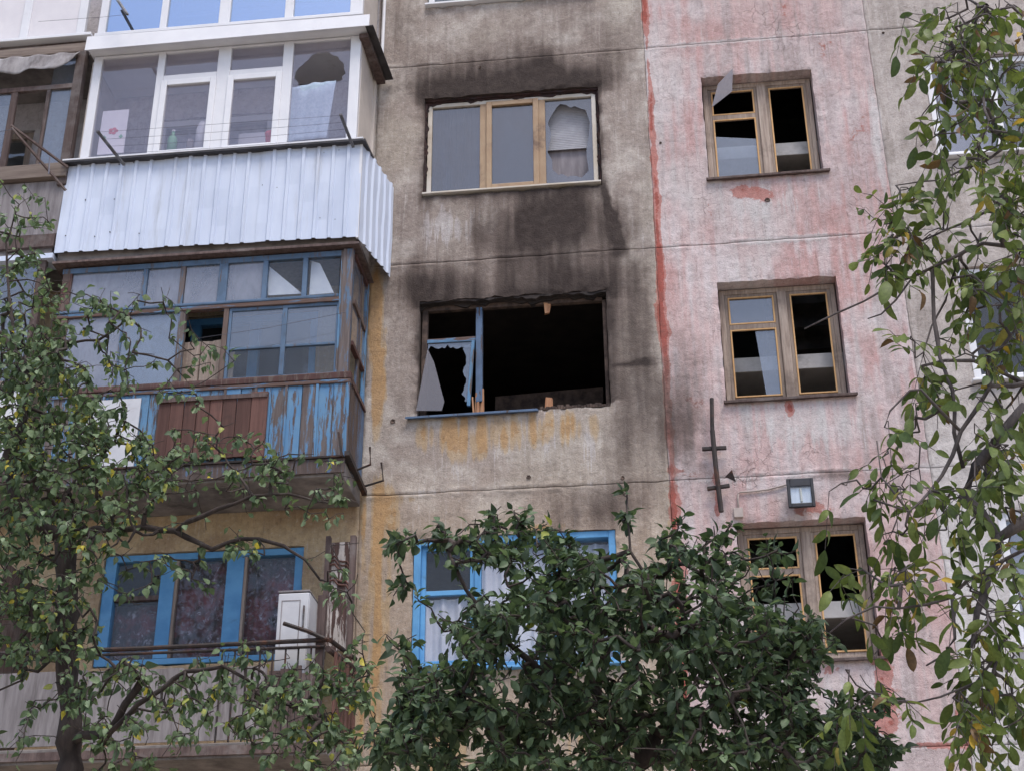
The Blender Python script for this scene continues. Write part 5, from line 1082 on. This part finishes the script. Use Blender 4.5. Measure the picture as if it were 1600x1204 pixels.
# ---- dense dark green tree in the middle
d1, d2, d3, d4 = lin(72, 89, 64), lin(88, 106, 77), lin(58, 73, 54), lin(104, 122, 92)
LEAF_B = {'kinds': [(.064, .036, 'ellip', .22, .3, d1), (.06, .034, 'ellip', .1, .4, d2), (.068, .038, 'ovate', .4, .2, d3), (.064, .036, 'ellip', .15, .3, d4), (.07, .036, 'ellip', .7, .5, d3, .6), (.064, .036, 'ovate', .5, .3, d1, -.5), (.066, .036, 'ellip', .2, .3, lin(140, 146, 70))], 'weights': [5, 5, 5, 3, 3, 3, .12], 'bare': .08, 'autumn': (6,)}
Y = -6.2
tb = at(985, 1204, Y)
skB = [([W4(tb[0], Y, 0), W4(tb[0]-.03, Y, 1.6), W4(tb[0], Y, 3.2), (985, 1230, Y), (1005, 1180, Y), (1021, 1152, Y)], .085, .05, None),
       ([(1021, 1152, Y), (1051, 1132, Y), (1102, 1120, Y-.05), (1160, 1080, Y-.1), (1230, 1040, Y-.1)], .035, .012, 1),
       ([(1005, 1180, Y), (960, 1120, Y+.1), (925, 1060, Y+.1), (915, 1000, Y+.1), (900, 940, Y)], .035, .012, 1),
       ([(960, 1120, Y+.1), (860, 1060, Y), (780, 990, Y-.1), (730, 920, Y-.2), (700, 860, Y-.2)], .026, .007, 1),
       ([(1102, 1120, Y-.05), (1125, 1087, Y), (1100, 1040, Y), (1077, 1016, Y), (1030, 940, Y), (985, 860, Y), (980, 770, Y+.1)], .02, .004, 1),
       ([(960, 1130, Y), (840, 1130, Y-.1), (720, 1100, Y-.1), (640, 1080, Y-.1)], .025, .006, 1),
       ([(1005, 1185, Y), (1100, 1180, Y+.2), (1220, 1150, Y+.2), (1340, 1140, Y+.2)], .03, .008, 1),
       ([(1185, 1200, Y-.6), (1160, 1130, Y-.6), (1125, 1060, Y-.6), (1080, 980, Y-.6)], .008, .004, 1)]
rB = [(745, 845, 60, 36, -6.8, -5.7, 34), (820, 850, 70, 40, -6.8, -5.7, 45), (880, 880, 60, 50, -6.9, -5.6, 46), (930, 940, 110, 80, -7, -5.5, 152), (810, 990, 100, 80, -7, -5.5, 122), (960, 1020, 130, 70, -7, -5.5, 131), (740, 970, 60, 50, -6.9, -5.7, 34),
      (1060, 940, 100, 70, -6.9, -5.5, 91), (1150, 980, 80, 60, -6.9, -5.6, 71), (1090, 1030, 130, 60, -6.9, -5.5, 101), (1210, 1050, 80, 50, -6.8, -5.6, 67), (690, 1080, 90, 50, -6.9, -5.6, 105), (720, 1150, 130, 60, -6.9, -5.6, 171),
      (850, 1110, 90, 50, -6.8, -5.6, 93), (1150, 1130, 120, 50, -6.9, -5.6, 93), (1270, 1120, 80, 50, -6.8, -5.6, 87), (1330, 1180, 70, 36, -6.8, -5.6, 66), (1000, 1160, 110, 40, -6.9, -6, 39), (650, 850, 50, 16, -6.6, -6, 13),
      (640, 1000, 40, 40, -6.6, -6, 9), (640, 920, 30, 30, -6.5, -6, 6), (1065, 850, 40, 30, -6.6, -5.8, 16), (1140, 870, 60, 36, -6.6, -5.8, 21), (1205, 890, 36, 36, -6.6, -5.8, 13), (980, 800, 8, 40, -6.2, -6, 6), (870, 1190, 120, 30, -6.9, -5.6, 66), (1190, 1190, 130, 30, -6.8, -5.6, 80), (620, 1165, 50, 40, -6.8, -5.8, 32), (1240, 970, 40, 40, -6.7, -5.8, 14), (690, 830, 14, 30, -6.4, -6, 6), (775, 805, 12, 26, -6.4, -6, 6), (815, 800, 12, 26, -6.4, -6, 5), (1062, 825, 14, 24, -6.3, -6, 5), (1130, 830, 20, 20, -6.3, -6, 5), (1380, 1170, 40, 30, -6.6, -5.8, 18), (1370, 1100, 30, 40, -6.6, -5.9, 12), (610, 850, 20, 8, -6.3, -6, 3), (1220, 850, 30, 20, -6.3, -6, 5), (1265, 1015, 50, 36, -6.7, -5.8, 24), (960, 1100, 120, 50, -6.9, -5.7, 60), (1060, 1170, 120, 40, -6.9, -5.7, 50)]
grow('plum_tree', 'dense dark green leafy tree covering the lower middle windows', 'tree', (tb[0], Y, 0), skB, rB, LEAF_B, M['bark'], 23, nleaf=(6, 12), spread=.28, droop=.28, up=.8, facing=.3)

# ---- walnut on the right, nearest to the camera
w1, w2, w3, w4, w5, w6 = lin(92, 106, 54), lin(110, 122, 66), lin(74, 90, 50), lin(130, 122, 58), lin(104, 80, 54), lin(180, 150, 60)
LEAF_C = {'kinds': [(.124, .054, 'oblong', .25, .22, w1), (.114, .051, 'oblong', .4, .3, w2), (.126, .055, 'oblong', .15, .25, w3), (.10, .043, 'oblong', .5, .3, w4), (.11, .046, 'oblong', .6, .6, w5), (.115, .05, 'oblong', .4, .3, w6)], 'weights': [5, 5, 4, 2.0, 1.0, .4], 'bare': .4, 'autumn': (3, 4, 5)}
Y = -6.9; tx = 2.75
skC = [([W4(tx+.1, Y, 0), W4(tx, Y, 2.0), W4(tx-.05, Y, 4.0), W4(tx, Y+.1, 6.2), W4(tx+.1, Y, 8.2)], .14, .05, None),
       ([W4(tx-.05, Y, 3.9), (1640, 790, Y), (1600, 815, Y), (1557, 838, Y), (1535, 800, Y), (1505, 775, Y), (1525, 730, Y), (1560, 677, Y-.1), (1600, 632, Y-.1)], .05, .02, 1),
       ([(1557, 838, Y), (1560, 855, Y), (1545, 900, Y), (1530, 960, Y-.1), (1520, 1010, Y-.2)], .028, .012, 1),
       ([W4(tx, Y, 5.3), (1600, 600, Y), (1570, 585, Y), (1525, 562, Y), (1480, 562, Y), (1440, 572, Y)], .03, .006, 1),
       ([W4(tx, Y, 5.2), (1550, 605, Y-.1), (1500, 672, Y-.1), (1472, 745, Y-.1), (1420, 800, Y-.2), (1365, 780, Y-.2)], .022, .005, 1),
       ([W4(tx, Y, 6.2), (1600, 390, Y), (1535, 380, Y), (1457, 420, Y), (1400, 442, Y), (1350, 470, Y), (1305, 492, Y), (1257, 514, Y)], .024, .0035, 1),
       ([(1457, 420, Y), (1455, 445, Y), (1462, 495, Y), (1470, 560, Y), (1487, 610, Y), (1495, 675, Y), (1505, 730, Y)], .012, .009, 1),
       ([(1430, 428, Y), (1400, 468, Y), (1376, 492, Y), (1356, 498, Y)], .006, .003, 1),
       ([(1500, 400, Y), (1478, 470, Y), (1455, 510, Y), (1440, 550, Y), (1430, 560, Y)], .009, .003, 1),
       ([W4(tx, Y, 6.6), (1600, 337, Y+.1), (1542, 332, Y+.1), (1480, 357, Y+.1), (1440, 375, Y+.1), (1410, 355, Y+.1), (1380, 335, Y+.1)], .018, .0035, 1),
       ([W4(tx+.05, Y, 7.2), (1590, 215, Y), (1560, 210, Y), (1520, 175, Y), (1470, 145, Y)], .016, .0035, 1),
       ([W4(tx+.08, Y, 7.7), (1600, 40, Y), (1540, 10, Y), (1510, 40, Y), (1490, 75, Y), (1460, 92, Y), (1420, 96, Y)], .014, .003, 1),
       ([(1560, 210, Y), (1550, 202, Y-.1), (1460, 210, Y-.2)], .008, .003, 1),
       ([(1600, 210, Y), (1540, 250, Y+.1), (1470, 280, Y+.1), (1400, 290, Y+.1)], .011, .003, 1),
       ([(1500, 672, Y-.1), (1440, 610, Y-.2), (1420, 610, Y-.2), (1392, 642, Y-.2), (1382, 667, Y-.2)], .009, .004, 1),
       ([(1420, 800, Y-.2), (1380, 745, Y-.2), (1370, 688, Y-.2)], .006, .003, 1),
       ([W4(tx-.03, Y, 4.2), (1600, 860, Y-.1), (1510, 905, Y-.1), (1488, 933, Y-.1), (1447, 945, Y-.1), (1364, 948, Y-.1), (1325, 965, Y-.1), (1296, 988, Y-.1)], .016, .004, 1),
       ([(1488, 933, Y-.1), (1493, 996, Y-.1), (1470, 1025, Y-.1), (1447, 1039, Y-.1)], .009, .004, 1),
       ([W4(tx-.05, Y, 3.6), (1600, 955, Y), (1563, 1008, Y), (1528, 1064, Y), (1468, 1087, Y), (1430, 1097, Y)], .018, .004, 1),
       ([(1563, 1008, Y), (1545, 1090, Y), (1560, 1140, Y), (1550, 1165, Y)], .009, .003, 1),
       ([(1528, 1064, Y), (1500, 1080, Y), (1498, 1135, Y)], .006, .003, 1)]
rC = [(1560, 60, 60, 60, -7.4, -6.4, 30), (1500, 110, 60, 60, -7.2, -6.6, 18), (1570, 170, 50, 80, -7.4, -6.4, 30), (1550, 280, 70, 60, -7.4, -6.4, 30), (1440, 330, 50, 50, -7.2, -6.6, 10), (1400, 380, 50, 50, -7.1, -6.7, 9),
      (1560, 420, 60, 60, -7.4, -6.4, 27), (1555, 520, 60, 60, -7.4, -6.4, 27), (1500, 640, 90, 50, -7.3, -6.6, 8), (1410, 650, 30, 40, -7.2, -6.8, 3), (1420, 720, 50, 50, -7.3, -6.6, 9), (1545, 740, 70, 60, -7.4, -6.4, 23),
      (1480, 820, 90, 60, -7.4, -6.5, 15), (1390, 850, 60, 40, -7.3, -6.7, 4), (1360, 890, 60, 40, -7.3, -6.7, 4), (1450, 910, 90, 40, -7.3, -6.6, 10), (1560, 900, 50, 60, -7.3, -6.4, 14), (1400, 1000, 60, 40, -7.2, -6.8, 2),
      (1370, 1060, 50, 40, -7.3, -6.8, 7), (1540, 1030, 60, 60, -7.3, -6.5, 19), (1540, 1110, 70, 40, -7.3, -6.5, 18), (1330, 990, 30, 40, -7.2, -6.8, 2), (1310, 1150, 20, 20, -7.2, -6.9, 1), (1580, 350, 40, 60, -7.4, -6.4, 14), (1400, 20, 30, 20, -7.2, -6.8, 1), (1315, 770, 20, 20, -7, -6.8, 1), (1490, 90, 40, 50, -7.2, -6.7, 18), (1460, 200, 40, 40, -7.2, -6.8, 7), (1400, 330, 40, 40, -7.1, -6.8, 7), (1380, 400, 30, 30, -7.1, -6.8, 6), (1440, 560, 50, 40, -7.2, -6.7, 7), (1360, 760, 40, 40, -7.1, -6.8, 5), (1330, 890, 40, 30, -7.1, -6.8, 2), (1520, 20, 60, 30, -7.3, -6.6, 14)]
grow('walnut_tree', 'walnut tree with drooping olive and browning leaves along the right side', 'tree', (tx+.1, Y, 0), skC, rC, LEAF_C, M['bark_pale'], 31, rtip=.0028, nleaf=(1, 4), spread=.14, compound=True, droop=1.0, up=.6, facing=.45, wig=.26, step=.08)
